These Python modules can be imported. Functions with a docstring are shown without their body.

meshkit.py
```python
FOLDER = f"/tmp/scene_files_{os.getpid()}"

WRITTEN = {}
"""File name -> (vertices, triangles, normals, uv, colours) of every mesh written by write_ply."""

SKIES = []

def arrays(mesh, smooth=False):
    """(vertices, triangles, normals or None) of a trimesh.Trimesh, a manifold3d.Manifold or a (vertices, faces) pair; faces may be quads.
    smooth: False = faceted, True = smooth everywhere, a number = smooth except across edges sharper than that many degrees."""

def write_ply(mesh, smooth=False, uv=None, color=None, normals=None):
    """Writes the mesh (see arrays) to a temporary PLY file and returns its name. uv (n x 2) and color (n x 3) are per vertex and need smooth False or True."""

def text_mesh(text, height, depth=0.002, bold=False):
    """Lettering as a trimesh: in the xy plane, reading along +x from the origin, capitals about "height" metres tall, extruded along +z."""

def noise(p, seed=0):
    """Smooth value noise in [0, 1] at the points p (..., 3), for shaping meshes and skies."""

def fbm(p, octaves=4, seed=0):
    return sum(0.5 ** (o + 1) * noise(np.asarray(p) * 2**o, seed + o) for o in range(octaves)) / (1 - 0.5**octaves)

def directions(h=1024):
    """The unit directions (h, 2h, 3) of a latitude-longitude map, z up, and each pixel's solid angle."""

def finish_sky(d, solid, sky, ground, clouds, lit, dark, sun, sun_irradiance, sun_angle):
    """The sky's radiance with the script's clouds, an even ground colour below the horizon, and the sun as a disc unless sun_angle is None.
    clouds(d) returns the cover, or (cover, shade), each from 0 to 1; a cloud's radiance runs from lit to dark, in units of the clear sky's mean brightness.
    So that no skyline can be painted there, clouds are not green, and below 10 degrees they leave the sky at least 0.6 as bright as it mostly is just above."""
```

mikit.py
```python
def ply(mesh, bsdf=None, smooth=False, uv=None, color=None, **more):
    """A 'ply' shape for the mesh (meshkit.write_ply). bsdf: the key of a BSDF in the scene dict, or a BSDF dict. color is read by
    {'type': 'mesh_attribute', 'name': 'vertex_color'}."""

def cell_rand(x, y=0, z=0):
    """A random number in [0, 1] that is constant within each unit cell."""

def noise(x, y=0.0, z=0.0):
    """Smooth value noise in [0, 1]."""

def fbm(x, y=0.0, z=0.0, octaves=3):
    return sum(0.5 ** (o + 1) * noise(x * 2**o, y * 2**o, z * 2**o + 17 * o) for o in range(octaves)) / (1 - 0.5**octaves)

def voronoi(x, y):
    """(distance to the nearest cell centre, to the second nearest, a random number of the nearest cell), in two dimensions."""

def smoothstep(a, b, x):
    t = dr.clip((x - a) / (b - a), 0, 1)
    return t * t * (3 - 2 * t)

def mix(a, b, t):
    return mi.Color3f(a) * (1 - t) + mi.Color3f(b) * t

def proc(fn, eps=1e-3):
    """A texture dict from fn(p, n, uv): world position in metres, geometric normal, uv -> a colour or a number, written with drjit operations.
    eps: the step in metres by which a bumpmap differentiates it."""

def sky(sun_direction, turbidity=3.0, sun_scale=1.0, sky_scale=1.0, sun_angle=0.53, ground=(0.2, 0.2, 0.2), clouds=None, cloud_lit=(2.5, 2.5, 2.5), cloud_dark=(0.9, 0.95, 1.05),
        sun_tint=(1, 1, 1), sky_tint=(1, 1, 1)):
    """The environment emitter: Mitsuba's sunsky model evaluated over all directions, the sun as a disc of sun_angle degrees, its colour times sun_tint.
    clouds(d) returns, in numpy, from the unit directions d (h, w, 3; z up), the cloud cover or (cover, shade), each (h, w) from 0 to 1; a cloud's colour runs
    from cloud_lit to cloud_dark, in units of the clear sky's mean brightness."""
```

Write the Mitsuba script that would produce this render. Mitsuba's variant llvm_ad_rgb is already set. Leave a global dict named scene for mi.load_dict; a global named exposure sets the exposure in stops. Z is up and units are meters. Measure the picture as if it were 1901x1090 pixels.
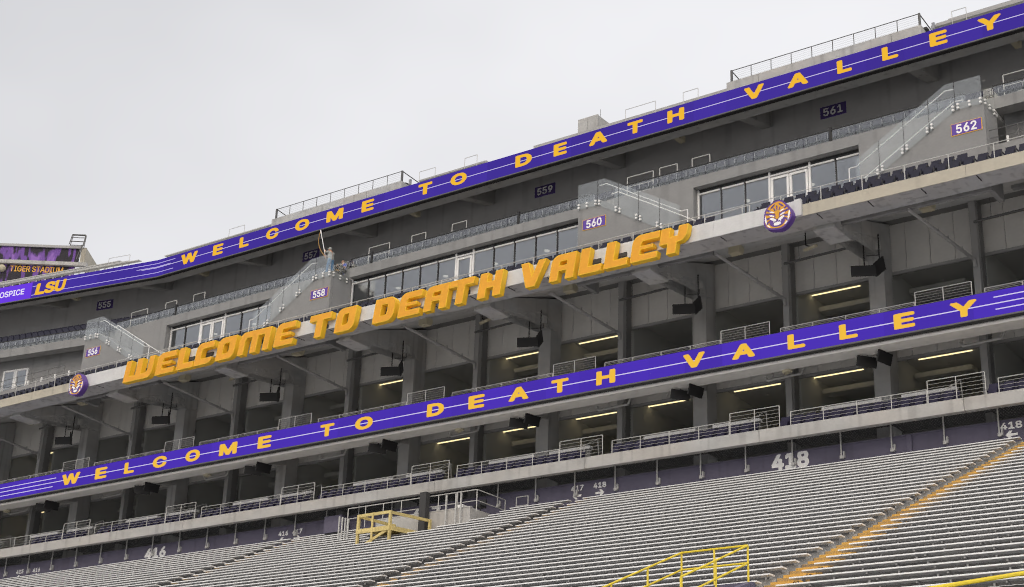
import math, random
import numpy as np, trimesh, manifold3d as m3, drjit as dr, mitsuba as mi, mikit
from meshkit import text_mesh, fbm as nfbm
from mikit import noise, fbm, mix, smoothstep
from shapely.geometry import Polygon, Point, box as sbox
from shapely import affinity
from shapely.ops import unary_union
random.seed(7); rng = np.random.default_rng(7)
T = mi.ScalarTransform4f
scene, labels = {}, {}
# ------------------------------------------------------------------ camera, sky, exposure
YAW, PITCH, ROLL, FPX = 0.63865855, 0.38134270, 0.03849683, 2843.07
fw = np.array([-math.sin(YAW)*math.cos(PITCH), math.cos(YAW)*math.cos(PITCH), math.sin(PITCH)])
rt0 = np.array([math.cos(YAW), math.sin(YAW), 0.0]); up0 = np.cross(rt0, fw)
rt = rt0*math.cos(ROLL) + up0*math.sin(ROLL); upv = np.cross(rt, fw)
scene['camera'] = {'type': 'perspective', 'fov': math.degrees(2*math.atan(950.5/FPX)), 'fov_axis': 'x', 'near_clip': 0.5, 'far_clip': 3000.0,
                   'to_world': T().look_at(origin=[0, 0, 0], target=fw.tolist(), up=upv.tolist())}
exposure = 2.4
def cloud(d):
    n = nfbm(np.stack([d[..., 0]*2.6+.4, d[..., 1]*2.6, d[..., 2]*4], -1), 4, 33)
    n2 = nfbm(np.stack([d[..., 0]*7+5, d[..., 1]*7, d[..., 2]*11], -1), 4, 9)
    return np.ones(d.shape[:-1]), np.clip(0.5 + (n-.467)*1.3 + (n2-.5)*.4, 0, 1)
scene['sky'] = mikit.sky([0.30, -0.75, 0.62], turbidity=4, sun_scale=0.3, sun_angle=60, clouds=cloud,
                         cloud_lit=(1.72, 1.72, 1.77), cloud_dark=(1.18, 1.19, 1.24), ground=(.3, .3, .3), sun_tint=(.90, .97, 1.12))
EX = 2.0**exposure
def lin(r, g, b):
    return [((c/255+.055)/1.055)**2.4 if c > 10 else c/255/12.92 for c in (r, g, b)]
def glow(r, g, b, k=1.0):
    return {'type': 'area', 'radiance': {'type': 'rgb', 'value': [c*k/EX for c in lin(r, g, b)]}}
# ------------------------------------------------------------------ materials
def rough(name, col, r=0.7, spec=0.3, metallic=0.0, **kw):
    c = mikit.proc(col) if callable(col) else {'type': 'rgb', 'value': list(col)}
    scene[name] = {'type': 'twosided', 'bsdf': {'type': 'principled', 'base_color': c, 'roughness': r, 'specular': spec, 'metallic': metallic, **kw}}
def mottle(base, amp=.25, streak=.12, s=1.0, warm=0.0):
    base = [float(c) for c in base]
    def fn(p, n, uv):
        a = fbm(p.x*.9*s, p.y*.9*s, p.z*1.3*s, 4)
        b = noise(p.x*5*s, p.y*5*s, p.z*.25)
        c = noise(p.x*17*s, p.y*17*s, p.z*17*s)
        k = 1 + amp*(a-.5)*1.6 + streak*(smoothstep(.55, .95, b)*-1.4) + .08*(c-.5)
        w = (fbm(p.x*.5+9, p.y*.5, p.z*.8, 3)-.5)*warm
        return mi.Color3f(base[0]*k*(1+w), base[1]*k, base[2]*k*(1-w))
    return fn
rough('concrete_pale', mottle((.40, .395, .385), .22, .12, 1, .08), .8)
rough('concrete_grey', mottle((.42, .42, .415), .22, .16, 1, .1), .85)
rough('concrete_dark', mottle((.34, .34, .335), .25, .2, 1, .08), .85)
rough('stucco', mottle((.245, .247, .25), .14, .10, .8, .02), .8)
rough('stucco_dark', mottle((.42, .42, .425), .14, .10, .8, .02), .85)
rough('panel_grey', mottle((.70, .69, .665), .10, .06, .6, .02), .7)
rough('cream', mottle((.43, .40, .335), .12, .10, 1, .05), .75)
rough('white_panel', mottle((.58, .585, .59), .05, .05, 1, .01), .45)
rough('purple_paint', mottle((.118, .110, .158), .2, .12, 1, .03), .75)
rough('orange_paint', mottle((.56, .34, .085), .3, .0, 3, .08), .75)
rough('lumber', mottle((.56, .46, .20), .3, .1, 4, .1), .75)
rough('aluminium', mottle((.80, .81, .82), .10, .05, 2, .0), .5, .4)
rough('steel_rail', (.46, .46, .45), .4, .5)
rough('rail_dark', (.10, .10, .10), .45, .5)
rough('steel_paint', (.36, .36, .36), .5)
rough('navy_plastic', (.016, .016, .032), .5, .25)
rough('tread_concrete', mottle((.13, .13, .13), .4, .2, 1, .08), .9)
rough('seat_arm', (.30, .31, .34), .5)
rough('purple_plastic', (.024, .022, .05), .5, .25)
rough('black', (.016, .016, .017), .45, .4)
rough('led', (.008, .008, .008), .9, .02)
rough('dark_grey', (.05, .05, .052), .6)
rough('flange_grey', (.2, .2, .2), .6)
rough('sign_navy', (.085, .062, .19), .5)
rough('interior', (.66, .655, .64), .8)
rough('interior_dark', (.18, .18, .18), .8)
rough('white_frame', (.74, .74, .74), .35)
rough('white_paint', (.84, .84, .83), .6)
rough('gold_face', mottle((.75, .35, .03), .06, .03, 1, .02), .5, .3)
rough('gold_side', (.86, .54, .035), .45, .3)
rough('gold_line', (.85, .55, .08), .5)
rough('sign_purple', (.115, .062, .33), .5)
rough('sign_gold', (.80, .42, .06), .5)
rough('yellow_paint', (.74, .57, .035), .4, .5)
rough('beige', (.50, .46, .34), .6)
rough('apron', mottle((.34, .34, .335), .3, 0, .3), .9)
rough('skin', (.48, .27, .18), .55)
rough('shirt_grey', (.30, .31, .30), .85)
rough('shirt_blue', (.03, .07, .42), .85)
rough('denim', (.10, .20, .34), .9)
rough('trouser_dark', (.03, .03, .03), .9)
rough('hose_rubber', (.42, .22, .05), .5)
rough('medal_purple', (.12, .06, .27), .45)
rough('medal_gold', (.66, .34, .035), .5)
def glass(name, ior, t=(1, 1, 1), r=(1, 1, 1)):
    scene[name] = {'type': 'thindielectric', 'int_ior': ior, 'ext_ior': 1.0, 'specular_transmittance': {'type': 'rgb', 'value': list(t)}, 'specular_reflectance': {'type': 'rgb', 'value': list(r)}}
glass('glass_rail', 1.78, (.93, .95, .94), (.97, 1, .99))
glass('glass_stair', 1.95, (.90, .92, .91), (.98, 1, .99))
glass('glass_window', 2.3, (.5, .53, .55), (.93, .96, 1))
glass('glass_suite', 1.35, (.9, .92, .91))
def crowd(p, n, uv):          # printed crowd picture on the scoreboard banner
    x = p.x*.8+p.y*.6
    a = fbm(x*1.6, p.z*.55, 2.0, 4); b = noise(x*3.1+4, p.z*.7)
    m = smoothstep(.44, .56, a*.65+b*.4)
    c = mix((.020, .017, .026), (.16, .07, .33), m)
    return mix(c, (.30, .15, .50), smoothstep(.62, .75, a)*.7)
rough('crowd_print', crowd, .6)
# ------------------------------------------------------------------ mesh helpers
UK, TB = -75.3, .172
def bendv(v):
    v = np.array(v, float); m = v[:, 0] < UK
    v[m, 1] += TB*(v[m, 0]-UK)
    return v
class MB:
    def __init__(s, bend=False): s.v, s.f, s.n, s.bend = [], [], 0, bend
    def add(s, v, f):
        v = np.asarray(v, float); s.v.append(bendv(v) if s.bend else v); s.f.append(np.asarray(f, int)+s.n); s.n += len(v); return s
    def mesh(s, m): return s.add(m.vertices, m.faces)
    def prism(s, prof, x0, x1):
        """profile [(y,z)...] swept along x"""
        if s.bend and x0 < UK-1e-6 < x1-2e-6:
            s.prism(prof, x0, UK); return s.prism(prof, UK, x1)
        n = len(prof)
        v = [(x0, y, z) for y, z in prof]+[(x1, y, z) for y, z in prof]
        f = []
        for i in range(n):
            j = (i+1) % n; f += [(i, j, n+j), (i, n+j, n+i)]
        tri = trimesh.creation.triangulate_polygon(Polygon(prof), engine='earcut') if n > 4 else None
        if tri is not None and len(tri[0]) == n:
            P = np.array(prof); idx = [int(np.argmin(((P-q)**2).sum(1))) for q in tri[0]]
            for a, b, c in tri[1]: f += [(idx[a], idx[b], idx[c]), (n+idx[a], n+idx[c], n+idx[b])]
        else:
            for i in range(1, n-1): f += [(0, i+1, i), (n, n+i, n+i+1)]
        return s.add(v, f)
    def box(s, x0, x1, y0, y1, z0, z1): return s.prism([(y0, z0), (y1, z0), (y1, z1), (y0, z1)], x0, x1)
    def tube(s, p, q, r, n=6):
        p, q = np.array(p, float), np.array(q, float); d = q-p; L = np.linalg.norm(d); d = d/L
        a = np.cross(d, [0, 0, 1] if abs(d[2]) < .9 else [1, 0, 0]); a /= np.linalg.norm(a); b = np.cross(d, a)
        t = np.arange(n)*2*math.pi/n; ring = (np.cos(t)[:, None]*a+np.sin(t)[:, None]*b)*r
        v = np.vstack([p+ring, q+ring, [p], [q]]); f = []
        for i in range(n):
            j = (i+1) % n; f += [(i, n+i, n+j), (i, n+j, j), (2*n, i, j), (2*n+1, n+j, n+i)]
        return s.add(v, f)
    def path(s, pts, r, n=6):
        for a, b in zip(pts[:-1], pts[1:]): s.tube(a, b, r, n)
        return s
    def bar(s, p, q, w, h):
        """rectangular bar from p to q, w across, h in the other direction"""
        p, q = np.array(p, float), np.array(q, float); d = q-p; d /= np.linalg.norm(d)
        a = np.cross(d, [0, 0, 1.] if abs(d[2]) < .95 else [0, 1., 0]); a /= np.linalg.norm(a); b = np.cross(a, d)
        c = [(-1, -1), (1, -1), (1, 1), (-1, 1)]
        v = [o+a*w/2*i+b*h/2*j for o in (p, q) for i, j in c]
        return s.add(v, [(0, 1, 5), (0, 5, 4), (1, 2, 6), (1, 6, 5), (2, 3, 7), (2, 7, 6), (3, 0, 4), (3, 4, 7), (0, 3, 2), (0, 2, 1), (4, 5, 6), (4, 6, 7)])
    def quad(s, a, b, c, d): return s.add([a, b, c, d], [(0, 1, 2), (0, 2, 3)])
    def build(s): return trimesh.Trimesh(np.vstack(s.v), np.vstack(s.f), process=False)
def key(name):
    if name not in scene and not any(k.startswith(name+'__') for k in used.get(name, ())) and name not in used:
        used[name] = (); return name
    i = 1
    while f'{name}_{i:03d}' in used: i += 1
    used[f'{name}_{i:03d}'] = (); return f'{name}_{i:03d}'
used, counts = {}, {}
def key(name):
    i = counts.get(name, 0); counts[name] = i+1
    return name if i == 0 else f'{name}_{i:03d}'
def tag(k, label=None, cat=None, group=None, kind=None):
    d = {a: b for a, b in (('label', label), ('category', cat), ('group', group), ('kind', kind)) if b}
    if d: labels[k] = d
    return k
def thing(name, label, cat, group=None): return tag(key(name), label, cat, group)
def put(name, m, mat, parent=None, label=None, cat=None, group=None, kind=None, smooth=False, **more):
    k = key(f'{parent}__{name}' if parent else name)
    if isinstance(m, MB): m = m.build()
    scene[k] = mikit.ply(m, mat, smooth=smooth, **more)
    return tag(k, label, cat, group, kind)
def copy(name, src, parent=None, to=None, label=None, cat=None, group=None, kind=None):
    k = key(f'{parent}__{name}' if parent else name)
    scene[k] = {**src} if to is None else {**src, 'to_world': to}
    return tag(k, label, cat, group, kind)
def extr(poly, depth):
    polys = [g for g in getattr(poly, 'geoms', [poly]) if g.geom_type == 'Polygon' and g.area > 1e-9]
    if not polys: print('EMPTY', poly); return trimesh.creation.box([.01, .01, .001])
    return trimesh.util.concatenate([trimesh.creation.extrude_polygon(g, depth, engine='earcut') for g in polys])
def wallmap(m, x, y, z, sx=1, sz=1, shear=0):
    """flat xy lettering stood upright facing the field: x along the wall, depth towards the viewer"""
    v = np.array(m.vertices); X = v[:, 0]*sx+v[:, 1]*shear
    return trimesh.Trimesh(np.c_[x+X, y-v[:, 2], z+v[:, 1]*sz], m.faces, process=False)
TXT = {}
def bold_text(s, t):
    """outline of a word, 1 high, its strokes thickened by t"""
    if (s, t) not in TXT:
        m = text_mesh(s, 1.0, .1, True); v = np.array(m.vertices); f = np.array(m.faces); f = f[(v[f][:, :, 2] > .099).all(1)]
        p = unary_union([Polygon(v[a][:, :2]).buffer(.002) for a in f]).buffer(t).simplify(.008)
        x0, y0, x1, y1 = p.bounds
        TXT[s, t] = affinity.affine_transform(p, [1/(x1-x0), 0, 0, 1/(y1-y0), -x0/(x1-x0), -y0/(y1-y0)])
    return TXT[s, t]
def text_on(s, x0, x1, y, z0, h, depth=.01, t=.03, shear=0):
    m = extr(affinity.scale(bold_text(s, t), x1-x0, h, origin=(0, 0)), depth)
    return wallmap(m, x0, y, z0, shear=shear)
MARK = [(-93, 'at the far left edge'), (-84, 'left of the left round emblem'), (-79, 'near the left end of the stand'), (-71.9, 'below the left round emblem'), (-66.4, 'below the gold W'), (-61, 'below the gold C'), (-57.2, 'below the gold M'), (-52.4, 'below the gold word TO'),
        (-48.2, 'below the gold D'), (-43.3, 'below the gold letters TH'), (-39, 'below the gold V'), (-34.4, 'below the gold letters LL'), (-31.2, 'below the gold Y'),
        (-26.2, 'below the right round emblem'), (-20, 'below the rightmost stair'), (-12, 'at the right edge of the view')]
def near(u): return min(MARK, key=lambda m: abs(m[0]-u))[1]
def ordw(i):
    o = ['topmost', 'second', 'third', 'fourth', 'fifth', 'sixth', 'seventh', 'eighth', 'ninth', 'tenth', 'eleventh', 'twelfth', 'thirteenth', 'fourteenth', 'fifteenth', 'sixteenth', 'seventeenth', 'eighteenth', 'nineteenth', 'twentieth']
    return o[i] if i < 20 else 'thirtieth' if i == 29 else ('twenty-' if i < 29 else 'thirty-')+(['first']+o[1:9])[(i-20) % 10]
OC = {}
def nth(g):
    OC[g] = OC.get(g, 0)+1
    return ordw(OC[g]-1).replace('topmost', 'first')
UL, UR = -112., -4.
STEEL = [-20.35-9.15*k for k in range(-1, 9)]
CONC = [-24.9-9.15*k for k in range(-2, 8)]
# ------------------------------------------------------------------ ground
g = MB().quad((-400, -400, -1.7), (400, -400, -1.7), (400, 400, -1.7), (-400, 400, -1.7))
put('ground', g, 'apron', kind='structure')
# ------------------------------------------------------------------ upper deck
ud = thing('upper_deck', 'grey concrete upper deck with its dark soffit above the upper ribbon board', 'upper deck')
b = MB(True)
b.prism([(62.0, 38.20), (63.0, 38.20), (63.0, 38.55), (66.1, 40.1), (80, 46.6), (80, 47.2), (63.2, 39.30), (62.0, 39.30)], UL, UR)
put('deck_slab', b, 'concrete_grey', ud)
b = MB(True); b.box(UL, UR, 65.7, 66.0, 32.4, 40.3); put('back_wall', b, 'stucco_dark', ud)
for k in range(9):
    u = -32.3-9.15*k+9.15
    put('raker_beam', MB(True).prism([(63.0, 38.22), (65.75, 38.9), (65.75, 40.2), (63.0, 38.7)], u-.3, u+.3), 'concrete_dark', ud)
for u in (-18.45, -36.7, -55.05, -73.3, -84.6):
    m = MB(True).prism([(63.0, 38.55), (64.35, 38.62), (64.35, 38.95), (63.0, 38.9)], u-.16, u+.16)
    put('drain_spout', m, 'beige', ud, label='pale drain spout under the upper deck')
# ribbon boards --------------------------------------------------
def screen_run(y, z0, z1, u0, u1, bend, parent, col):
    n = round((u1-u0)/1.92)
    for i in range(n):          # LED cabinets with hairline gaps, each with its own slight brightness
        p, q = u0+(u1-u0)*i/n, u0+(u1-u0)*(i+1)/n
        put('screen_cabinet', MB(bend).box(p+.004, q-.004, y-.02, y+.06, z0, z1), 'led', parent, emitter=glow(*col, k=1+.2*(rng.random()-.5)))
def ribbon(y, z0, z1, letters, lz, lh, bend, label):
    rb = thing('ribbon_board', label, 'ribbon board')
    put('frame', MB(bend).box(UL if bend else -92, UR, y+.07, y+.30, z0-.09, z1+.05), 'black', rb)
    put('bottom_lip', MB(bend).box(UL if bend else -92, UR, y-.03, y+.068, z0-.075, z0-.012), 'rail_dark', rb)
    return rb
GOLD = (240, 184, 48)
def led_letters(rb, L, y, zc, h, gcol, bend):
    for c, a, b_ in L:
        m = text_on(c, a-.02, b_+.02, y-.022, zc-h/2, h, .016, .045)
        if bend: m.vertices = bendv(m.vertices)
        put('letter_'+c.lower(), m, 'led', rb, emitter=glow(*gcol))
R1 = [('W', -72.97, -71.49), ('E', -69.99, -69.12), ('L', -67.58, -66.78), ('C', -65.21, -64.2), ('O', -62.71, -61.59), ('M', -60.1, -58.79), ('E', -57.26, -56.35), ('T', -52.88, -51.9), ('O', -50.48, -49.37), ('D', -45.89, -44.81), ('E', -43.29, -42.46), ('A', -40.96, -39.84), ('T', -38.52, -37.62), ('H', -36.07, -35.1), ('V', -31.55, -30.49), ('A', -29.14, -28.07), ('L', -26.48, -25.75), ('L', -24.15, -23.38), ('E', -21.77, -20.95), ('Y', -19.42, -18.38)]
R2 = [('W', -76.27, -74.66), ('E', -73.19, -72.19), ('L', -70.58, -69.75), ('C', -68.11, -66.99), ('O', -65.36, -64.23), ('M', -62.62, -61.27), ('E', -59.62, -58.65), ('T', -54.98, -54.04), ('O', -52.5, -51.33), ('D', -47.67, -46.61), ('E', -45.02, -44.07), ('A', -42.53, -41.39), ('T', -40.01, -39.07), ('H', -37.45, -36.43), ('V', -32.74, -31.68), ('A', -30.26, -29.17), ('L', -27.55, -26.76), ('L', -25.13, -24.33), ('E', -22.68, -21.8), ('Y', -20.24, -19.17)]
rb1 = ribbon(61.7, 38.1, 39.28, R1, 0, 0, True, 'upper purple ribbon board reading WELCOME TO DEATH VALLEY along the top deck edge')
screen_run(61.7, 38.1, 39.28, -86.05, UR, True, rb1, (62, 42, 152))
put('sponsor_screen', MB(True).box(UL, -86.06, 61.68, 61.76, 38.1, 39.28), 'led', rb1, label='brighter violet screen section at the left end', emitter=glow(105, 55, 225))
led_letters(rb1, R1, 61.7, 38.75, .72, GOLD, True)
def segs(rb, y, z, L, u0, u1, bend, h=.045):
    put('white_line', MB(bend).box(u0, u1, y-.026, y-.0195, z-h/2, z+h/2), 'led', rb, emitter=glow(214, 208, 236))
segs(rb1, 61.7, 38.72, R1, -76.6, UR, True, .035)
for z, a, b_ in ((39.02, -84.6, -73.6), (38.36, -84.6, -73.7), (38.78, -77.0, -74.0), (38.95, -86.0, -85.5), (38.3, -86.0, -85.5)):
    put('white_line', MB(True).box(a, b_, 61.672, 61.679, z-.018, z+.018), 'led', rb1, emitter=glow(200, 190, 240))
for c, a, b_ in (('L', -85.75, -84.85), ('S', -84.95, -84.0), ('U', -84.05, -83.1)):
    m = text_on(c, a+.03, b_-.03, 61.678, 38.26, .85, .012, .05, .16); m.vertices = bendv(m.vertices)
    put('letter_'+c.lower(), m, 'led', rb1, emitter=glow(*GOLD))
m = text_on('HOSPICE', -89.35, -86.7, 61.67, 38.48, .44, .008, .0); m.vertices = bendv(m.vertices)
put('sponsor_word', m, 'led', rb1, emitter=glow(235, 228, 245))
rb2 = ribbon(57.4, 22.74, 23.79, R2, 0, 0, False, 'lower purple ribbon board reading WELCOME TO DEATH VALLEY between the two suite levels')
screen_run(57.4, 22.74, 23.79, -92, UR, False, rb2, (70, 43, 174))
led_letters(rb2, R2, 57.4, 23.26, .68, (240, 188, 62), False)
segs(rb2, 57.4, 23.245, R2, -92, UR, False)
for a, b_, z in ((-92, -76.9, 23.5), (-92, -77.1, 22.98), (-18.45, UR, 23.52), (-18.4, UR, 22.99)):
    put('white_line', MB().box(a, b_, 57.372, 57.379, z-.022, z+.022), 'led', rb2, emitter=glow(214, 208, 236))
# ------------------------------------------------------------------ railings
def railing(name, label, y, u0, u1, z0, h, step, mat='steel_rail', bend=False, cables=3, r=.024, group=None, cat='railing', ends=True, pr=None, cr=.007):
    k = thing(name, label, cat, group); n = max(1, round((u1-u0)/step))
    for i in range(n+1):
        u = u0+(u1-u0)*i/n
        put('post', MB(bend).tube((u, y, z0), (u, y, z0+h), pr or r), mat, k)
    m = MB(bend)
    def run(z, rr):
        if bend and u0 < UK < u1: m.tube((u0, y, z), (UK, y, z), rr); m.tube((UK, y, z), (u1, y, z), rr)
        else: m.tube((u0, y, z), (u1, y, z), rr)
    run(z0+h, r); put('top_rail', m, mat, k)
    for j in range(cables):
        m = MB(bend); run(z0+h*(j+1)/(cables+1), cr); put('cable', m, mat, k)
    return k
# upper deck terraces, parapets, things on top
def cup(u, y, z, s, label, h=.34):
    m = MB(True).prism([(y-.07, z), (y+.07, z), (y+.07, z+h), (y+.0, z+h+.04), (y-.07, z+h)], u-.06, u+.06)
    put('seat_standard', m, 'seat_arm', label=label, cat='seat end panel', group='seat end panels on the roof terraces')
def flat_seat(u, y, z, label, grp):
    m = MB(True); m.prism([(y-.22, z+.05), (y+.2, z+.06), (y+.2, z+.14), (y+.12, z+.2), (y-.2, z+.17)], u-.24, u+.24)
    put('terrace_chair', m, 'dark_grey', label=label, cat='seat', group=grp)
for (a, b_, nm, jo) in ((-65.15, -54.47, 'left', (-57.2,)), (-32.72, -22.23, 'right', (-30.9, -23.75))):
    k = thing('terrace_parapet', f'{nm} concrete terrace parapet standing on the upper ribbon board', 'parapet')
    cuts = [a]+list(jo)+[b_]
    for p, q in zip(cuts[:-1], cuts[1:]):
        put('precast_panel', MB().box(p+.012, q-.012, 61.92, 62.2, 39.31, 39.92), 'concrete_grey', k)
    put('side_wall', MB().box(b_-.25, b_-.02, 62.21, 64.6, 39.3, 39.9), 'concrete_grey', k)
    put('floor_slab', MB().box(a, b_, 62.21, 65, 39.5, 39.62), 'concrete_grey', k)
    railing('terrace_railing', f'thin cable railing along the {nm} roof terrace', 62.05, a+.25, b_-.1, 39.92, .7, 1.17, 'rail_dark', cables=5, r=.022, cr=.003)
    k2 = f'terrace_railing' if nm == 'left' else 'terrace_railing_001'
    for u, ex in ((a+.25, .6), (b_-.1, 1.0)):
        put('return_rail', MB().tube((u, 62.05, 40.62), (u+.0, 62.05+ex*1.6, 40.62-.12), .03), 'rail_dark', k2)
        put('end_post', MB().box(u-.05, u+.05, 62.0, 62.1, 39.92, 40.64), 'rail_dark', k2)
    for i in range(5):
        u0 = a+1.0+i*2.15
        if u0 < b_-.6:
            for du in (0, .55):
                flat_seat(u0+du+.2, 62.6, 39.86, f'{nth(nm)} folded dark seat from the left behind the {nm} terrace parapet', f'folded seats on the {nm} roof terrace')
            cup(u0+1.3, 62.45, 39.8, 1, f'{nth(nm+"c")} pale upright seat end panel from the left on the {nm} roof terrace')
k = thing('roof_hut', 'pale grey rooftop box above the letter A of the upper ribbon', 'rooftop box')
for x0, x1 in ((-44.66, -43.98), (-43.96, -43.28)): put('wall_panel', MB().box(x0, x1, 66, 66.1, 41.6, 43.05), 'white_panel' if 0 else 'concrete_pale', k)
put('body', MB().box(-44.66, -43.28, 66.11, 68.6, 41.6, 43.0), 'concrete_pale', k)
put('aerial', MB().tube((-43.3, 66.3, 43.0), (-43.3, 66.3, 43.5), .015), 'rail_dark', k)
# bleacher edges showing above the ribbon
def top_bench(u0, u1, y, z, label, mat='aluminium', hh=.1):
    k = thing('upper_bench', label, 'bench')
    put('plank', MB(True).box(u0, u1, y, y+.3, z, z+hh), mat, k)
    m = MB(True)
    for u in np.arange(u0+.4, u1, 1.5): m.box(u-.03, u+.03, y+.1, y+.16, z-.32, z)
    put('bracket', m, 'steel_rail', k, kind='stuff')
for j, (y, z) in enumerate(((62.3, 39.86), (63.0, 40.3), (63.8, 40.85))):
    top_bench(-108, -77.6+(-1.6*j), y, z, f'{("front","second","third")[j]} aluminium bench row above the left end of the upper ribbon', 'steel_rail', .05)
top_bench(-75.5, -65.6, 62.35, 39.84, 'short aluminium bench above the first letters of the upper ribbon', 'steel_rail', .06)
top_bench(-53.9, -49.0, 62.8, 40.06, 'grey bench edge beside the right side of the left roof terrace', 'steel_paint')
top_bench(-53.6, -49.4, 63.5, 40.5, 'second grey bench edge beside the left roof terrace', 'steel_paint')
top_bench(-45.5, -32.9, 62.8, 40.0, 'long grey bench edge below the rooftop box', 'steel_paint', .16)
top_bench(-45.5, -32.9, 63.4, 40.4, 'upper long grey bench edge below the rooftop box', 'steel_paint', .14)
top_bench(-22.0, UR, 62.6, 40.0, 'grey bench edge above the letter Y of the upper ribbon', 'steel_paint', .12)
top_bench(-22.0, UR, 63.3, 40.5, 'second grey bench edge above the letter Y of the upper ribbon', 'steel_paint', .12)
top_bench(-21.6, UR, 64.0, 41.0, 'topmost grey bench edge at the right end of the upper ribbon', 'steel_paint', .12)
def hoop(u0, u1, y, z0, h, label, bend=True, r=.017, name='aisle_handrail', grp=None, mid=False, rise=0.0, dy=0.0, mat='steel_rail'):
    k = thing(name, label, 'handrail', grp)
    put('hoop', MB(bend).path([(u0, y, z0), (u0, y, z0+h), (u1, y+dy, z0+h+rise), (u1, y+dy, z0+rise)], r), mat, k)
    if mid: put('middle_rail', MB(bend).tube((u0, y, z0+h*.5), (u1, y+dy, z0+h*.5+rise), r*.8), mat, k)
for u0, u1, lb in ((-80.4, -78.6, 'curved aisle handrail above the white lines of the upper ribbon'), (-69.6, -68.2, 'low aisle handrail above the letter L of the upper ribbon'), (-50.2, -49.3, 'aisle handrail above the letter O of the upper ribbon'),
                   (-39.2, -37.3, 'aisle handrail above the letter T of the upper ribbon'), (-35.6, -34.7, 'aisle handrail above the letter H of the upper ribbon'), (-20.9, -20.2, 'small aisle handrail above the letter E near the right end'), (-53.6, -52.4, 'aisle handrail beside the left roof terrace')):
    hoop(u0, u1, 62.5, 39.5, 1.0, lb)
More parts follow.
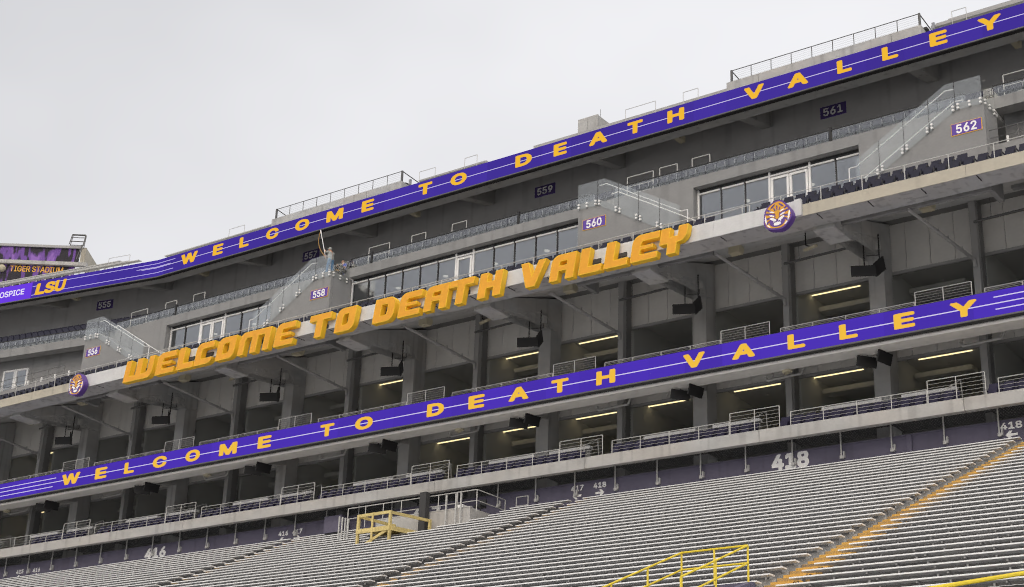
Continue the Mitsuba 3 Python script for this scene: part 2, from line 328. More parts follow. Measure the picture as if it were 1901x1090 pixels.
# ------------------------------------------------------------------ scoreboard banner far left
R0, FH = np.array([rt0[0], rt0[1]]), np.array([-math.sin(YAW), math.cos(YAW)])
sb = thing('scoreboard', 'far scoreboard structure with purple crowd banners and gold stadium lettering', 'scoreboard')
def sbm(x0, x1, d0, d1, z0, z1, tilt=0.0):
    v = []
    for d in (d0, d1):
        for x, z in ((x0, z0), (x1, z0), (x1, z1), (x0, z1)):
            q = FH*(150+d)+R0*x; v.append((q[0], q[1], z))
    return MB().add(v, [(0, 1, 2), (0, 2, 3), (5, 4, 7), (5, 7, 6), (1, 5, 6), (1, 6, 2), (4, 0, 3), (4, 3, 7), (3, 2, 6), (3, 6, 7), (4, 5, 1), (4, 1, 0)])
put('upper_banner', sbm(-75, -46.0, -.1, 0, 61.72, 63.25), 'crowd_print', sb, label='upper banner with purple crowd print')
put('lower_banner', sbm(-75, -46.3, -.1, 0, 55.5, 61.2), 'crowd_print', sb)
put('ledge', sbm(-75, -45.0, -.5, .0, 61.22, 61.62), 'concrete_grey', sb)
put('top_beam', sbm(-75, -45.9, -.3, .3, 63.27, 63.55), 'steel_paint', sb)
put('end_wall', sbm(-45.9, -45.4, 0, 6, 61.6, 63.5), 'cream', sb)
m = text_mesh('TIGER STADIUM', .62, .05, True); v = np.array(m.vertices); v[:, 0] *= 5.6/np.ptp(v[:, 0])
q = np.array([FH*(149.85)+R0*(-53.1+x) for x in v[:, 0]])
put('lettering', trimesh.Trimesh(np.c_[q[:, 0], q[:, 1], 60.45+v[:, 1]], m.faces, process=False), 'sign_gold', sb, label='gold lettering reading TIGER STADIUM')
q = FH*149.8+R0*(-53.9)
put('round_emblem', trimesh.creation.icosphere(2, .42).apply_translation([q[0], q[1], 60.7]), 'beige', sb, smooth=True)
m = MB()
def sp(x, d, z): q = FH*(150+d)+R0*x; return (q[0], q[1], z)
for d, h, o in ((0, 64.9, 0), (-1.0, 64.55, .22)):
    m.path([sp(-47.2+o, d, 63.4), sp(-47.0+o, d, h), sp(-45.6+o, d, h), sp(-45.7+o, d, 63.4)], .05)
    for z in (63.75, 64.2): m.tube(sp(-47.1+o, d, z), sp(-45.65+o, d, z), .04)
m.tube(sp(-45.4, -1, 64.2), sp(-45.75, -1, 61.7), .05); m.tube(sp(-45.6, -1, 63.4), sp(-46.0, -1, 61.7), .05)
put('roof_ladder', m, 'rail_dark', sb)
# ------------------------------------------------------------------ mid balcony
mb = thing('middle_balcony', 'grey middle balcony with stucco fascia under the glass balustrade', 'balcony')
GAPS = [(-75.26, -74.0), (-55.65, -54.4), (-38.17, -37.0), (-19.1, -17.9)]
runs = []; a = UL
for g0, g1 in GAPS: runs.append((a, g0)); a = g1
runs.append((a, UR))
for a, b_ in runs:
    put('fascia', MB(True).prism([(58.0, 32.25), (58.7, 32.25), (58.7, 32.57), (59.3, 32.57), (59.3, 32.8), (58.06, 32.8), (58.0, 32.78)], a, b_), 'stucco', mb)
put('floor', MB(True).prism([(59.0, 32.6), (65.7, 32.6), (65.7, 35.85), (63.3, 35.85), (62.5, 35.35), (62.5, 34.85), (61.6, 34.85), (61.6, 34.35), (60.7, 34.35), (60.7, 33.85), (59.8, 33.85), (59.8, 33.35), (59.0, 33.35)], UL, UR), 'concrete_dark', mb)
bal = thing('glass_balustrade', 'long clear glass balustrade along the middle balcony', 'glass balustrade')
DARK = [-25.41, -42.86, -52.86, -68.6]
for a, b_ in runs:
    n = round((b_-a)/1.3)
    for i in range(n):
        p, q = a+(b_-a)*i/n, a+(b_-a)*(i+1)/n
        put('glass_panel', MB(True).add([(p+.015, 58.04, 32.80), (q-.015, 58.04, 32.80), (q-.015, 58.04, 33.34), (p+.015, 58.04, 33.34)], [(0, 1, 2), (0, 2, 3)]), 'glass_rail', bal)
    m = MB(True)
    m.box(a, b_, 58.02, 58.07, 33.34, 33.395)
    put('cap_rail', m, 'black', bal)
for u in DARK: put('expansion_post', MB(True).box(u-.06, u+.06, 58.0, 58.1, 32.8, 33.5), 'black', bal, label='dark post at the joint of the glass balustrade')
# walls of the middle level and window bays
ml = thing('club_level_wall', 'grey stucco club level wall behind the front seats', 'wall')
WIN = [(-32.5, -24.1, (-28.7, -26.67)), (-54.5, -37.95, (-47.12, -45.97)), (-69.2, -60.35, (-66.57, -64.5))]
WALLS = [(-37.0, -32.52), (-24.08, -19.1), (-60.33, -55.68), (-74.0, -69.22)]
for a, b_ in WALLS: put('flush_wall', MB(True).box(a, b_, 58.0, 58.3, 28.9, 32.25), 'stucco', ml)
for a in (-32.52, -54.52, -69.22): put('reveal', MB(True).box(a-.3, a, 58.31, 58.6, 28.9, 32.24), 'stucco', ml)
put('reveal', MB(True).box(-24.08, -23.8, 58.31, 58.6, 28.9, 32.24), 'stucco', ml)
put('reveal', MB(True).box(-60.33, -60.05, 58.31, 58.6, 28.9, 32.24), 'stucco', ml)
put('recessed_wall', MB(True).box(UL, -75.28, 59.2, 59.5, 29, 32.6), 'stucco', ml)
put('recessed_wall', MB(True).box(-17.88, UR, 59.2, 59.5, 29, 32.6), 'stucco', ml)
put('lounge_shell', MB().box(-74, -18, 64.5, 64.7, 28.8, 32.6), 'interior', ml)
put('lounge_ceiling', MB().box(-74, -18, 58.72, 64.5, 32.26, 32.40), 'interior', ml)
put('lounge_floor', MB().box(-74, -18, 58.3, 64.5, 30.0, 30.15), 'interior_dark', ml)
for a, b_, (d0, d1) in WIN:
    nm = {-32.5: 'between the 560 and 562 stairs', -54.5: 'behind the gold word DEATH', -69.2: 'behind the gold word WELCOME'}[a]
    k = thing('window_wall', f'dark glazed window wall with white frames {nm}', 'window wall')
    Y = 58.42; zT, zB, zS = 32.235, 32.02, 29.9
    def post(u, w=.05, z0=zS, z1=zT, dark=False, y=Y): put('mullion', MB().box(u-w/2, u+w/2, y-.06, y+.06, z0, z1), 'dark_grey' if dark else 'white_frame', k)
    for u in (a+.04, b_-.04): post(u, .08)
    put('head', MB().box(a+.09, b_-.09, Y-.06, Y+.06, zT-.03, zT+.0), 'dark_grey', k)
    n0, n1 = max(1, round((d0-a)/1.28)), max(1, round((b_-d1)/1.28))
    xs = [a+(d0-a)*i/n0 for i in range(n0+1)]+[d1+(b_-d1)*i/n1 for i in range(n1+1)]
    for u in xs:
        if u in (a, b_): continue
        if u in (d0, d1): post(u, .1)
        else: post(u, .035, dark=True)
    edges = sorted(set(xs))
    for p, q in zip(edges[:-1], edges[1:]):
        door = abs(p-d0) < 1e-6
        if not door:
            put('transom_bar', MB().box(p+.05, q-.05, Y-.07, Y+.07, zB-.05, zB+.03), 'white_frame', k)
            put('pane', MB().quad((p+.02, Y, zS), (q-.02, Y, zS), (q-.02, Y, zB-.05), (p+.02, Y, zB-.05)), 'glass_window', k)
        else: put('transom_bar', MB().box(p+.05, q-.05, Y-.07, Y+.07, zB-.05, zB+.03), 'white_frame', k)
        put('transom_pane', MB().quad((p+.02, Y, zB+.03), (q-.02, Y, zB+.03), (q-.02, Y, zT-.03), (p+.02, Y, zT-.03)), 'glass_window', k)
    nl = 2 if d1-d0 > 1.5 else 1
    for i in range(nl):
        p, q = d0+.06+(d1-d0-.12)*i/nl+.02, d0+.06+(d1-d0-.12)*(i+1)/nl-.02
        dk = put('door', MB().box(p, p+.11, Y-.08, Y+.04, zS, 31.9).box(q-.11, q, Y-.08, Y+.04, zS, 31.9).box(p+.11, q-.11, Y-.08, Y+.04, 31.79, 31.9).box(p+.11, q-.11, Y-.08, Y+.04, zS, zS+.25), 'white_frame', k)
        put('pane', MB().quad((p+.11, Y-.02, zS+.25), (q-.11, Y-.02, zS+.25), (q-.11, Y-.02, 31.79), (p+.11, Y-.02, 31.79)), 'glass_window', dk)
    for i, u in enumerate(np.arange(a+1.5, b_-.5, 3.4)):
        put('ceiling_light', trimesh.creation.cylinder(.14, .04).apply_translation([u, 60.6, 32.235]), 'white_paint', k, emitter=glow(225, 215, 195))
k = thing('double_door', 'white framed double door in the grey wall at the far left', 'door')
for p in (-84.35, -83.28):
    q = p+1.04
    dk = put('leaf', MB(True).box(p, p+.12, 59.1, 59.19, 30.1, 31.75).box(q-.12, q, 59.1, 59.19, 30.1, 31.75).box(p+.12, q-.12, 59.1, 59.19, 31.63, 31.75), 'white_frame', k)
    put('pane', MB(True).add([(p+.12, 59.14, 30.1), (q-.12, 59.14, 30.1), (q-.12, 59.14, 31.63), (p+.12, 59.14, 31.63)], [(0, 1, 2), (0, 2, 3)]), 'glass_window', dk)
for u, y in ((-33.3, 57.98), (-70.3, 57.98)):
    k = thing('suite_plaque', f'small purple plaque on the wall beside the windows {"behind the gold Y" if u > -40 else "behind the gold letters WE"}', 'plaque')
    put('plate', MB().box(u+.42, u+.45, 58.35, 58.75, 31.0, 31.6), 'sign_purple', k)
    put('print', MB().box(u+.452, u+.456, 58.42, 58.68, 31.1, 31.45), 'white_paint', k)
# stair towers -----------------------------------------------------------------
def standoff(k, u, z, y=56.56, bend=False):
    m = MB(bend)
    for dz in (0, .16): m.mesh(trimesh.creation.cylinder(.055, .09, sections=10).apply_transform(trimesh.transformations.rotation_matrix(math.pi/2, [1, 0, 0])).apply_translation([u, y-.02, z+dz]))
    put('standoff', m, 'white_frame', k)
WHERE = {556: 'left of the word WELCOME', 558: 'above the word TO', 560: 'above the end of the word VALLEY', 562: 'at the right end'}
def stair(num, uo, direction):
    """direction +1: goes down to the right. uo: outer end of the landing"""
    s = direction; U = lambda a: uo+s*a
    k = thing('stair_tower', f'grey concrete stair with glass balustrade {WHERE[num]}', 'stair')
    def pr(prof, y0, y1):
        pts = [(U(x), z) for x, z in prof]
        if s < 0: pts = pts[::-1]
        m = extr(Polygon(pts), y1-y0); v = np.array(m.vertices)
        return trimesh.Trimesh(np.c_[v[:, 0], y1-v[:, 2], v[:, 1]], m.faces, process=False)
    L, S = 1.17, .593        # landing length, slope
    end = L+5.2
    put('front_wall', pr([(0, 27.9), (0, 32.2), (L, 32.2), (L+6.2, 32.2-S*6.2), (L+6.2, 27.9)], 56.62, 56.82), 'stucco', k)
    put('side_wall', pr([(0, 28.0), (0, 32.2), (.22, 32.2), (.22, 28.0)], 56.83, 58.25), 'stucco', k)
    put('landing', pr([(.22, 32.05), (L, 32.05), (L, 32.2), (.22, 32.2)], 56.83, 58.8), 'concrete_grey', k)
    for i in range(14):
        x = L+i*.3
        put('step', pr([(x, 32.05-S*.3*(i+1)-.25), (x, 32.2-S*.3*(i+1)), (x+.3, 32.2-S*.3*(i+1)), (x+.3, 32.05-S*.3*(i+1)-.25)], 56.83, 57.98), 'concrete_grey', k)
    xs = [0, L, 2.35, 3.5, 4.65, 5.75]
    zb = lambda x: 31.86-S*max(0, x-L-.0); zt = lambda x: 33.20-S*max(0, x-1.55)
    put('glass_panel', MB().quad((U(.01), 56.55, 31.86), (U(L-.02), 56.55, 31.86), (U(L-.02), 56.55, 33.2), (U(.01), 56.55, 33.2)), 'glass_stair', k)
    for p, q in zip(xs[1:-1], xs[2:]):
        pts = [(p+.015, zb(p)), (q-.015, zb(q)), (q-.015, zt(q)), (max(p+.015, min(q-.02, 1.55)), zt(p)), (p+.015, zt(p))]
        P = [(U(x), 56.55, z) for x, z in pts]
        put('glass_panel', MB().add(P, [(0, 1, 2), (0, 2, 3), (0, 3, 4)]), 'glass_stair', k)
        if p > L: put('glass_joint', MB().box(U(p)-.012, U(p)+.012, 56.545, 56.56, zb(p), zt(p)), 'dark_grey', k)
        for x in (p+.1, q-.12): standoff(k, U(x), zb(x)+.08)
    put('glass_joint', MB().box(U(L)-.012, U(L)+.012, 56.545, 56.56, 31.86, 33.2), 'dark_grey', k)
    for x in (.08, .55, L-.12): standoff(k, U(x), 31.94)
    # return panel at the outer end and inner handrails
    put('glass_panel', MB().quad((U(-.03), 56.6, 31.86), (U(-.03), 58.0, 31.86), (U(-.03), 58.0, 33.2), (U(-.03), 56.6, 33.2)), 'glass_stair', k)
    for y in (56.75, 57.3, 57.85):
        m = MB()
        for dz in (.08, .24): m.tube((U(-.08), y, 31.86+dz), (U(.0), y, 31.86+dz), .05, 8)
        put('standoff', m, 'white_frame', k)
    hz = lambda x: 32.95-S*(x-1.55)
    for y, dz, x1 in ((56.66, 0.0, 6.1), (57.75, 0.0, 6.3)):
        put('handrail', MB().path([(U(1.2), y, 32.92), (U(1.6), y, 32.95), (U(x1-.35), y, hz(x1-.35)), (U(x1), y, hz(x1-.35)), (U(x1), y, hz(x1-.35)-.85)], .026, 8), 'white_frame', k)
    for x in (2.25, 2.45, 3.4, 3.6, 4.55, 4.75): put('rail_bracket', MB().tube((U(x), 56.57, hz(x)-.02), (U(x), 56.66, hz(x)), .035), 'white_frame', k)
    sg = thing('section_sign', f'purple section sign {num} with gold border, stair {WHERE[num]}', 'sign')
    c = U(.95) if s > 0 else U(.78)
    put('border', MB().box(c-.66, c+.66, 56.595, 56.617, 30.70, 31.26), 'sign_gold', sg)
    put('plate', MB().box(c-.635, c+.635, 56.585, 56.594, 30.725, 31.235), 'sign_purple', sg)
    put('number', text_on(str(num), c-.44, c+.44, 56.584, 30.77, .42, .006, .012), 'white_paint', sg)
stair(556, -75.05, 1); stair(558, -54.45, -1); stair(560, -38.18, 1); stair(562, -17.92, -1)
for (num, u, y), wh in zip(((555, -83.56, 65.69), (557, -65.12, 65.69), (559, -46.66, 65.69), (561, -28.55, 65.69)), ('at the far left', 'behind the standing person', 'left of the VALLEY stair', 'left of the rightmost stair')):
    sg = thing('section_sign', f'dim purple section sign {num} on the dark back wall {wh}', 'sign'); z = 38.85 if num != 555 else 38.6
    for nm, x0, x1, a, b_, z0, z1, mt in (('border', -.72, .72, 0, .0, -.34, .34, 'sign_purple'), ('plate', -.70, .70, .012, 0, -.32, .32, 'sign_navy')):
        put(nm, MB(True).box(u+x0, u+x1, y-.02-a, y-.005-a, z+z0, z+z1), mt, sg)
    m = text_on(str(num), u-.54, u+.54, y-.034, z-.23, .46, .006, .004); m.vertices = bendv(m.vertices)
    put('number', m, 'white_frame', sg)
# mid balcony aisle handrails
for i, (u, grp) in enumerate(((-73.4, 0), (-71.2, 0), (-69.6, 0), (-53.6, 1), (-51.2, 1), (-49.0, 1), (-36.6, 2), (-35.2, 2), (-33.8, 2), (-17.6, 3), (-16.6, 3), (-15.6, 3))):
    nm = ('556', '558', '560', '562')[grp]; w = (1.5, 1.0, 1.0)[i % 3]
    hoop(u, u+w, 58.6+.8*(i % 3), 33.0+.5*(i % 3), 1.08, f'{("lowest","middle","highest")[i%3]} aisle handrail beside the stair {WHERE[int(nm)]}', r=.024, mid=(i % 3 == 0))
# ------------------------------------------------------------------ club balcony (white and cream fascia)
cb = thing('club_balcony', 'club balcony slab whose white fascia carries the gold letters', 'balcony')
put('slab', MB().prism([(54.52, 27.66), (55.85, 27.66), (55.85, 27.98), (62.3, 30.22), (62.3, 30.6), (58.3, 29.9), (57.2, 29.5), (57.2, 29.1), (56.6, 29.1), (56.3, 28.6), (55.7, 28.6), (55.7, 27.98), (54.66, 27.98), (54.66, 28.14), (54.52, 28.14)], UL, UR), 'concrete_grey', cb)
xs = [-73.1+47.5*i/12 for i in range(13)]
for p, q in zip(xs[:-1], xs[1:]): put('white_panel', MB().box(p+.004, q-.004, 54.47, 54.515, 27.64, 28.41), 'white_panel', cb)
put('end_panel', MB().box(-25.6, -25.3, 54.35, 54.52, 27.64, 28.41), 'white_panel', cb)
for a, b_, n in ((UL, -73.1, 4), (-25.28, UR, 3)):
    for i in range(n):
        p, q = a+(b_-a)*i/n, a+(b_-a)*(i+1)/n
        put('cream_panel', MB().box(p+.008, q-.008, 54.49, 54.518, 27.64, 28.17), 'cream', cb, label='cream painted concrete fascia panel')
for u in np.arange(-73, -14, 2.3):
    put('soffit_slot', MB().box(u-.02, u+.02, 54.6, 55.2, 27.645, 27.662), 'black', cb)
railing('club_railing', 'thin steel railing along the front of the club balcony', 54.6, -84, UR, 28.14, .73, 1.85, 'steel_rail', cables=0, r=.018, pr=.02)
for i, u in enumerate((-30.6, -47.2, -68.0)):
    nm = ('right window wall', 'window wall behind DEATH', 'window wall behind WELCOME')[i]
    hoop(u, u+1.9, 55.6, 28.4, .85, f'bent aisle handrail in front of the {nm}', False, .025, rise=.45, dy=.7, mid=True)
    hoop(u+2.6, u+3.8, 57.2, 29.2, .85, f'rear aisle handrail in front of the {nm}', False, .025, rise=.2, dy=.4, mid=True)
for a, b_, nm in ((UL, -77.2, 'left'), (-18.4, UR, 'right')):
    put('raised_parapet', MB().box(a, b_, 57.0, 57.15, 28.6, 30.05), 'stucco', cb, label=f'grey raised parapet behind the seats at the {nm} end')
    railing('parapet_railing', f'dark railing on the raised parapet at the {nm} end', 57.08, max(a, -90)+.1, min(b_, UR)-.1, 30.05, .75, 1.6, 'rail_dark', cables=1, r=.016, cr=.012)
    for i in range(6):
        u = (b_-.5-i*1.35) if nm == 'left' else (a+.6+i*1.35)
        put('lounge_chair', MB().prism([(57.4, 30.1), (58.0, 30.1), (58.0, 30.45), (57.9, 30.45), (57.8, 30.2), (57.4, 30.2)], u-.26, u+.26), 'navy_plastic', label=f'{nth(nm+"l")} dark seat counted inward behind the raised parapet at the {nm} end', cat='seat', group=f'dark seats behind the {nm} raised parapet')
        put('drink_tube', MB().box(u+.5, u+.58, 57.3, 57.38, 30.05, 30.5), 'white_paint', label=f'{nth(nm+"w")} white upright seat end, counted inward, raised parapet at the {nm} end', cat='seat end panel', group=f'white seat ends at the {nm} raised parapet')
# haunched beams under the club slab, coffer
for i, u in enumerate(CONC):
    put('haunch_beam', MB().prism([(55.86, 27.51), (57.4, 27.53), (58.0, 27.86), (60.4, 28.72), (60.8, 28.75), (61.1, 28.4), (61.2, 28.06), (62.1, 28.06), (62.1, 30.0), (55.86, 28.0)], u-.40, u+.40), 'concrete_grey', cb)
    put('beam_tip', MB().box(u-.5, u+.5, 55.75, 57.4, 27.41, 27.5), 'concrete_grey', cb)
# ------------------------------------------------------------------ seats
def seat_mesh(w=.47, back_h=.46):
    m = MB()
    m.prism([(.10, .42), (.15, .40), (.27, .86), (.23, .90), (.20, .89)], -w/2+.03, w/2-.03)     # backrest
    m.prism([(-.08, .40), (.0, .38), (.11, .66), (.03, .68)], -w/2+.05, w/2-.05)                # tipped-up seat
    m.box(-w/2-.012, -w/2+.012, -.10, .22, .52, .58); m.box(-w/2-.012, -w/2+.012, .06, .12, .02, .52)
    return m.build()
SEAT = mikit.ply(seat_mesh(), 'navy_plastic'); SEATP = mikit.ply(seat_mesh(), 'purple_plastic')
ARM = mikit.ply(MB().box(-.275, -.25, -.16, .2, .56, .62).box(-.275, -.25, -.16, -.12, .1, .56).build(), 'dark_grey')
for row, (y, z) in enumerate(((55.05, 27.99), (55.85, 28.61))):
    for u in np.arange(-86, -10, .56):
        if any(a-.3 < u < b_+.3 for a, b_ in ((-30.2, -28.6), (-47.0, -45.4), (-68.2, -66.4))): continue
        if row == 1 and (u > -18.6 or u < -77): continue
        nm = ('front', 'second')[row]
        where = 'left of the left emblem' if u < -72.5 else 'behind the gold letters' if u < -29 else 'right of the gold letters'
        to = T().translate([u+rng.uniform(-.01, .01), y, z]).rotate([0, 0, 1], rng.uniform(-2, 2))
        k = thing('stadium_chair', label=f'{nth((row, near(u)))} navy seat from the left, {nm} club row {near(u).replace("below", "above")}', cat='seat', group=f'navy seats in the {nm} club row {near(u).replace("below", "above")}')
        copy('shell', SEAT, k, to); copy('armrest', ARM, k, to)
sm = seat_mesh(); allm = MB(True); arms = MB(True)
for y, z in ((58.62, 32.86), (59.5, 33.36), (60.4, 33.86), (61.3, 34.36), (62.2, 34.86), (63.1, 35.36)):
    for u in np.arange(-96, -6, .53):
        if any(a+.1 < u < b_+.1 for a, b_ in GAPS) and y < 59: continue
        if y < 59.6 and any(a < u < a+1.0 for a in (-73.4, -53.7, -36.8, -17.4)): continue
        v = np.array(sm.vertices)+[u, y, z]; allm.add(v, sm.faces)
        arms.box(u-.265, u-.245, y-.14, y-.1, z+.38, z+.62)
k = thing('balcony_seats', 'rows of navy seats on the middle balcony behind the glass balustrade', 'seats')
labels[k]['kind'] = 'stuff'
put('seat', allm, 'navy_plastic', k, kind='stuff'); put('armrest', arms, 'seat_arm', k, kind='stuff')
# ------------------------------------------------------------------ gold letters
def Lp(*pts): return Polygon(pts)
S_ = .30
def glyph(c, w):
    """block letter in a box w wide and 1 high, rounded like the sign's (before the slant)"""
    H, s, t, r = 1.0, .37, .27, .30
    def rr(x0, y0, x1, y1, tl=0, tr=0, br=0, bl=0):
        p = []
        for cx, cy, rad, a0 in ((x1-tr, y1-tr, tr, 90), (x0+tl, y1-tl, tl, 180), (x0+bl, y0+bl, bl, 270), (x1-br, y0+br, br, 360)):
            if a0 == 90: c0, st = (x1-tr, y1-tr), 0
            elif a0 == 180: c0, st = (x0+tl, y1-tl), 90
            elif a0 == 270: c0, st = (x0+bl, y0+bl), 180
            else: c0, st = (x1-br, y0+br), 270
            for q in ([st, st+22.5, st+45, st+67.5, st+90] if rad else [st]):
                p.append((c0[0]+rad*math.cos(math.radians(q)), c0[1]+rad*math.sin(math.radians(q))))
        return Polygon(p)
    if c == 'W':
        o = rr(0, 0, w, 1, 0, 0, r, 0); n1 = sbox(s*.92, t, (w-.36)/2, 1.1); n2 = rr((w+.36)/2, t, w-s*.92, 1.1, 0, 0, .12, 0); return o-n1-n2
    if c == 'M':
        o = rr(0, 0, w, 1, r, 0, 0, 0); n1 = rr(s*.92, -.1, (w-.36)/2, 1-t, .12, 0, 0, 0); n2 = sbox((w+.36)/2, -.1, w-s*.92, 1-t); return o-n1-n2
    if c == 'E':
        o = rr(0, 0, w, 1, r, 0, 0, 0); n1 = rr(s, 1-t-.17, w+.1, 1-t+.01, .1, 0, 0, 0); n2 = sbox(s, t-.03, w+.1, t+.16)
        e = sbox(w*.80, t+.1, w+.1, 1-t-.1)
        return o-n1-n2-e-Polygon([(w*.62, 1-t+.0), (w*.62, 1-t-.08), (w+.1, 1-t-.08), (w+.1, 1-t)])
    if c == 'L': return unary_union([sbox(0, 0, s*1.05, 1), sbox(0, 0, w, t)])
    if c == 'C':
        o = rr(0, 0, w, 1, r, 0, r, 0); n = rr(s, t, w+.1, 1-t, .1, 0, 0, 0); e = sbox(w*.98, .0, w+.1, 1); return o-n-e
    if c == 'O': return rr(0, 0, w, 1, r, 0, r, 0)-rr(s, t, w-s, 1-t, .1, 0, .1, 0)
    if c == 'D': return rr(0, 0, w, 1, 0, r, r, 0)-rr(s, t, w-s, 1-t, 0, .08, .1, 0)
    if c == 'T': return unary_union([sbox(0, 1-t, w, 1), sbox(w/2-s/2, 0, w/2+s/2, 1)])
    if c == 'A': return rr(0, 0, w, 1, r, 0, 0, 0)-rr(s, .56, w-s, 1-t, .08, 0, 0, 0)-sbox(s, -.1, w-s, .36)
    if c == 'H': return unary_union([sbox(0, 0, s, 1), sbox(w-s, 0, w, 1), sbox(0, .37, w, .63)])
    if c == 'V': return Polygon([(0, 1), (w*.30, 1), (w*.52, .40), (w*.70, 1), (w, 1), (w*.69, 0), (w*.33, 0)])
    if c == 'Y': return unary_union([rr(0, .40, w, 1, 0, 0, r, 0), sbox(w/2-s/2-.02, 0, w/2+s/2-.02, .6)])-sbox(s, .64, w-s, 1.1)
BIG = [('W', -67.72, -65.35, 0), ('E', -65.02, -63.52, 0), ('L', -63.29, -61.96, 0), ('C', -61.87, -60.48, 0), ('O', -60.18, -58.80, 0), ('M', -58.49, -56.20, 0), ('E', -55.80, -54.42, 0),
       ('T', -53.40, -51.90, 1), ('O', -51.48, -50.17, 1), ('D', -48.90, -47.55, 2), ('E', -47.23, -45.85, 2), ('A', -45.58, -44.15, 2), ('T', -44.12, -42.62, 2), ('H', -42.25, -40.88, 2),
       ('V', -39.85, -38.40, 3), ('A', -38.04, -36.68, 3), ('L', -36.41, -35.17, 3), ('L', -35.02, -33.77, 3), ('E', -33.61, -32.22, 3), ('Y', -32.15, -30.78, 3)]
WORDS = ['WELCOME', 'TO', 'DEATH', 'VALLEY']; ORD = ['first', 'second', 'third', 'fourth', 'fifth', 'sixth', 'seventh']
cnt = {}
for c, a, b_, w in BIG:
    i = cnt.get(w, 0); cnt[w] = i+1; h = 1.27
    k = thing('sign_letter', f'gold block letter {c}, {ORD[i]} letter of {WORDS[w]} on the white fascia', 'sign letter')
    gp = glyph(c, (b_-a)/h)
    body = wallmap(trimesh.Trimesh(np.array((e := extr(gp, .34)).vertices)*[h, h, 1], e.faces, process=False), a, 54.40, 27.12, shear=.16)
    put('body', body, 'gold_side', k)
    gi = gp.buffer(-.022, join_style=2)
    e = extr(gi, .012)
    put('face', wallmap(trimesh.Trimesh(np.array(e.vertices)*[h, h, 1], e.faces, process=False), a, 54.40-.335, 27.12, shear=.16), 'gold_face', k)
    put('mount', MB().box((a+b_)/2-.3, (a+b_)/2+.4, 54.39, 54.48, 27.7, 27.9), 'dark_grey', k)
# round emblems ------------------------------------------------------------------
def emblem(u, side):
    k = thing('round_emblem', f'round purple emblem with a gold tiger face at the {side} end of the gold letters', 'emblem')
    zc, R, y = 27.71, .68, 54.02
    blob = Polygon([(R*(1+.045*math.cos(3*t+1.2)+.03*math.cos(5*t))*math.cos(t)*.97, R*(1+.045*math.cos(3*t+1.2)+.03*math.cos(5*t))*math.sin(t)) for t in np.linspace(0, 2*math.pi, 40, endpoint=False)])
    put('disc', wallmap(extr(blob, .34), u, 54.38, zc), 'medal_purple', k)
    E_ = lambda x, z, a, b_, rot=0: affinity.translate(affinity.rotate(affinity.scale(Point(0, 0).buffer(1, 12), a, b_), rot, origin=(0, 0)), x, z)
    gold = blob.buffer(-.07)-unary_union([E_(sx*.43, .05+dz, .22, .048, sx*a) for sx in (-1, 1) for dz, a in ((.27, 35), (.09, 15), (-.12, -10), (-.3, -35))])
    gold = gold-unary_union([E_(sx*.2, .45, .15, .04, -sx*40) for sx in (-1, 1)])-E_(0, .36, .035, .13)-E_(-.12, .3, .03, .1, 20)-E_(.12, .3, .03, .1, -20)
    gold = gold-unary_union([E_(sx*.24, .10, .16, .045, sx*22) for sx in (-1, 1)])-E_(0, -.29, .36, .24)-E_(-.1, -.02, .025, .15, 8)-E_(.1, -.02, .025, .15, -8)
    put('gold_face', wallmap(extr(gold, .012), u, 54.04, zc), 'medal_gold', k)
    white = unary_union([E_(sx*.25, .03, .13, .035, sx*22) for sx in (-1, 1)]+[E_(sx*.24, .2, .12, .03, sx*20) for sx in (-1, 1)]+[E_(sx*.19, -.15, .17, .06, sx*28) for sx in (-1, 1)]+[E_(sx*.55, -.08, .04, .24, sx*-12) for sx in (-1, 1)]+[E_(sx*.4, -.42, .10, .03, sx*45) for sx in (-1, 1)]+[E_(0, -.38, .17, .08), Polygon([(-.2, -.2), (-.13, -.2), (-.15, -.33)]), Polygon([(.2, -.2), (.13, -.2), (.15, -.33)])])
    white = white & blob.buffer(-.06)
    put('white_marks', wallmap(extr(white, .018), u, 54.04, zc), 'white_paint', k)
    nose = Polygon([(-.1, -.06), (.1, -.06), (.05, -.16), (-.05, -.16)]); put('nose', wallmap(extr(nose, .022), u, 54.04, zc), 'medal_gold', k)
emblem(-71.86, 'left'); emblem(-26.25, 'right')
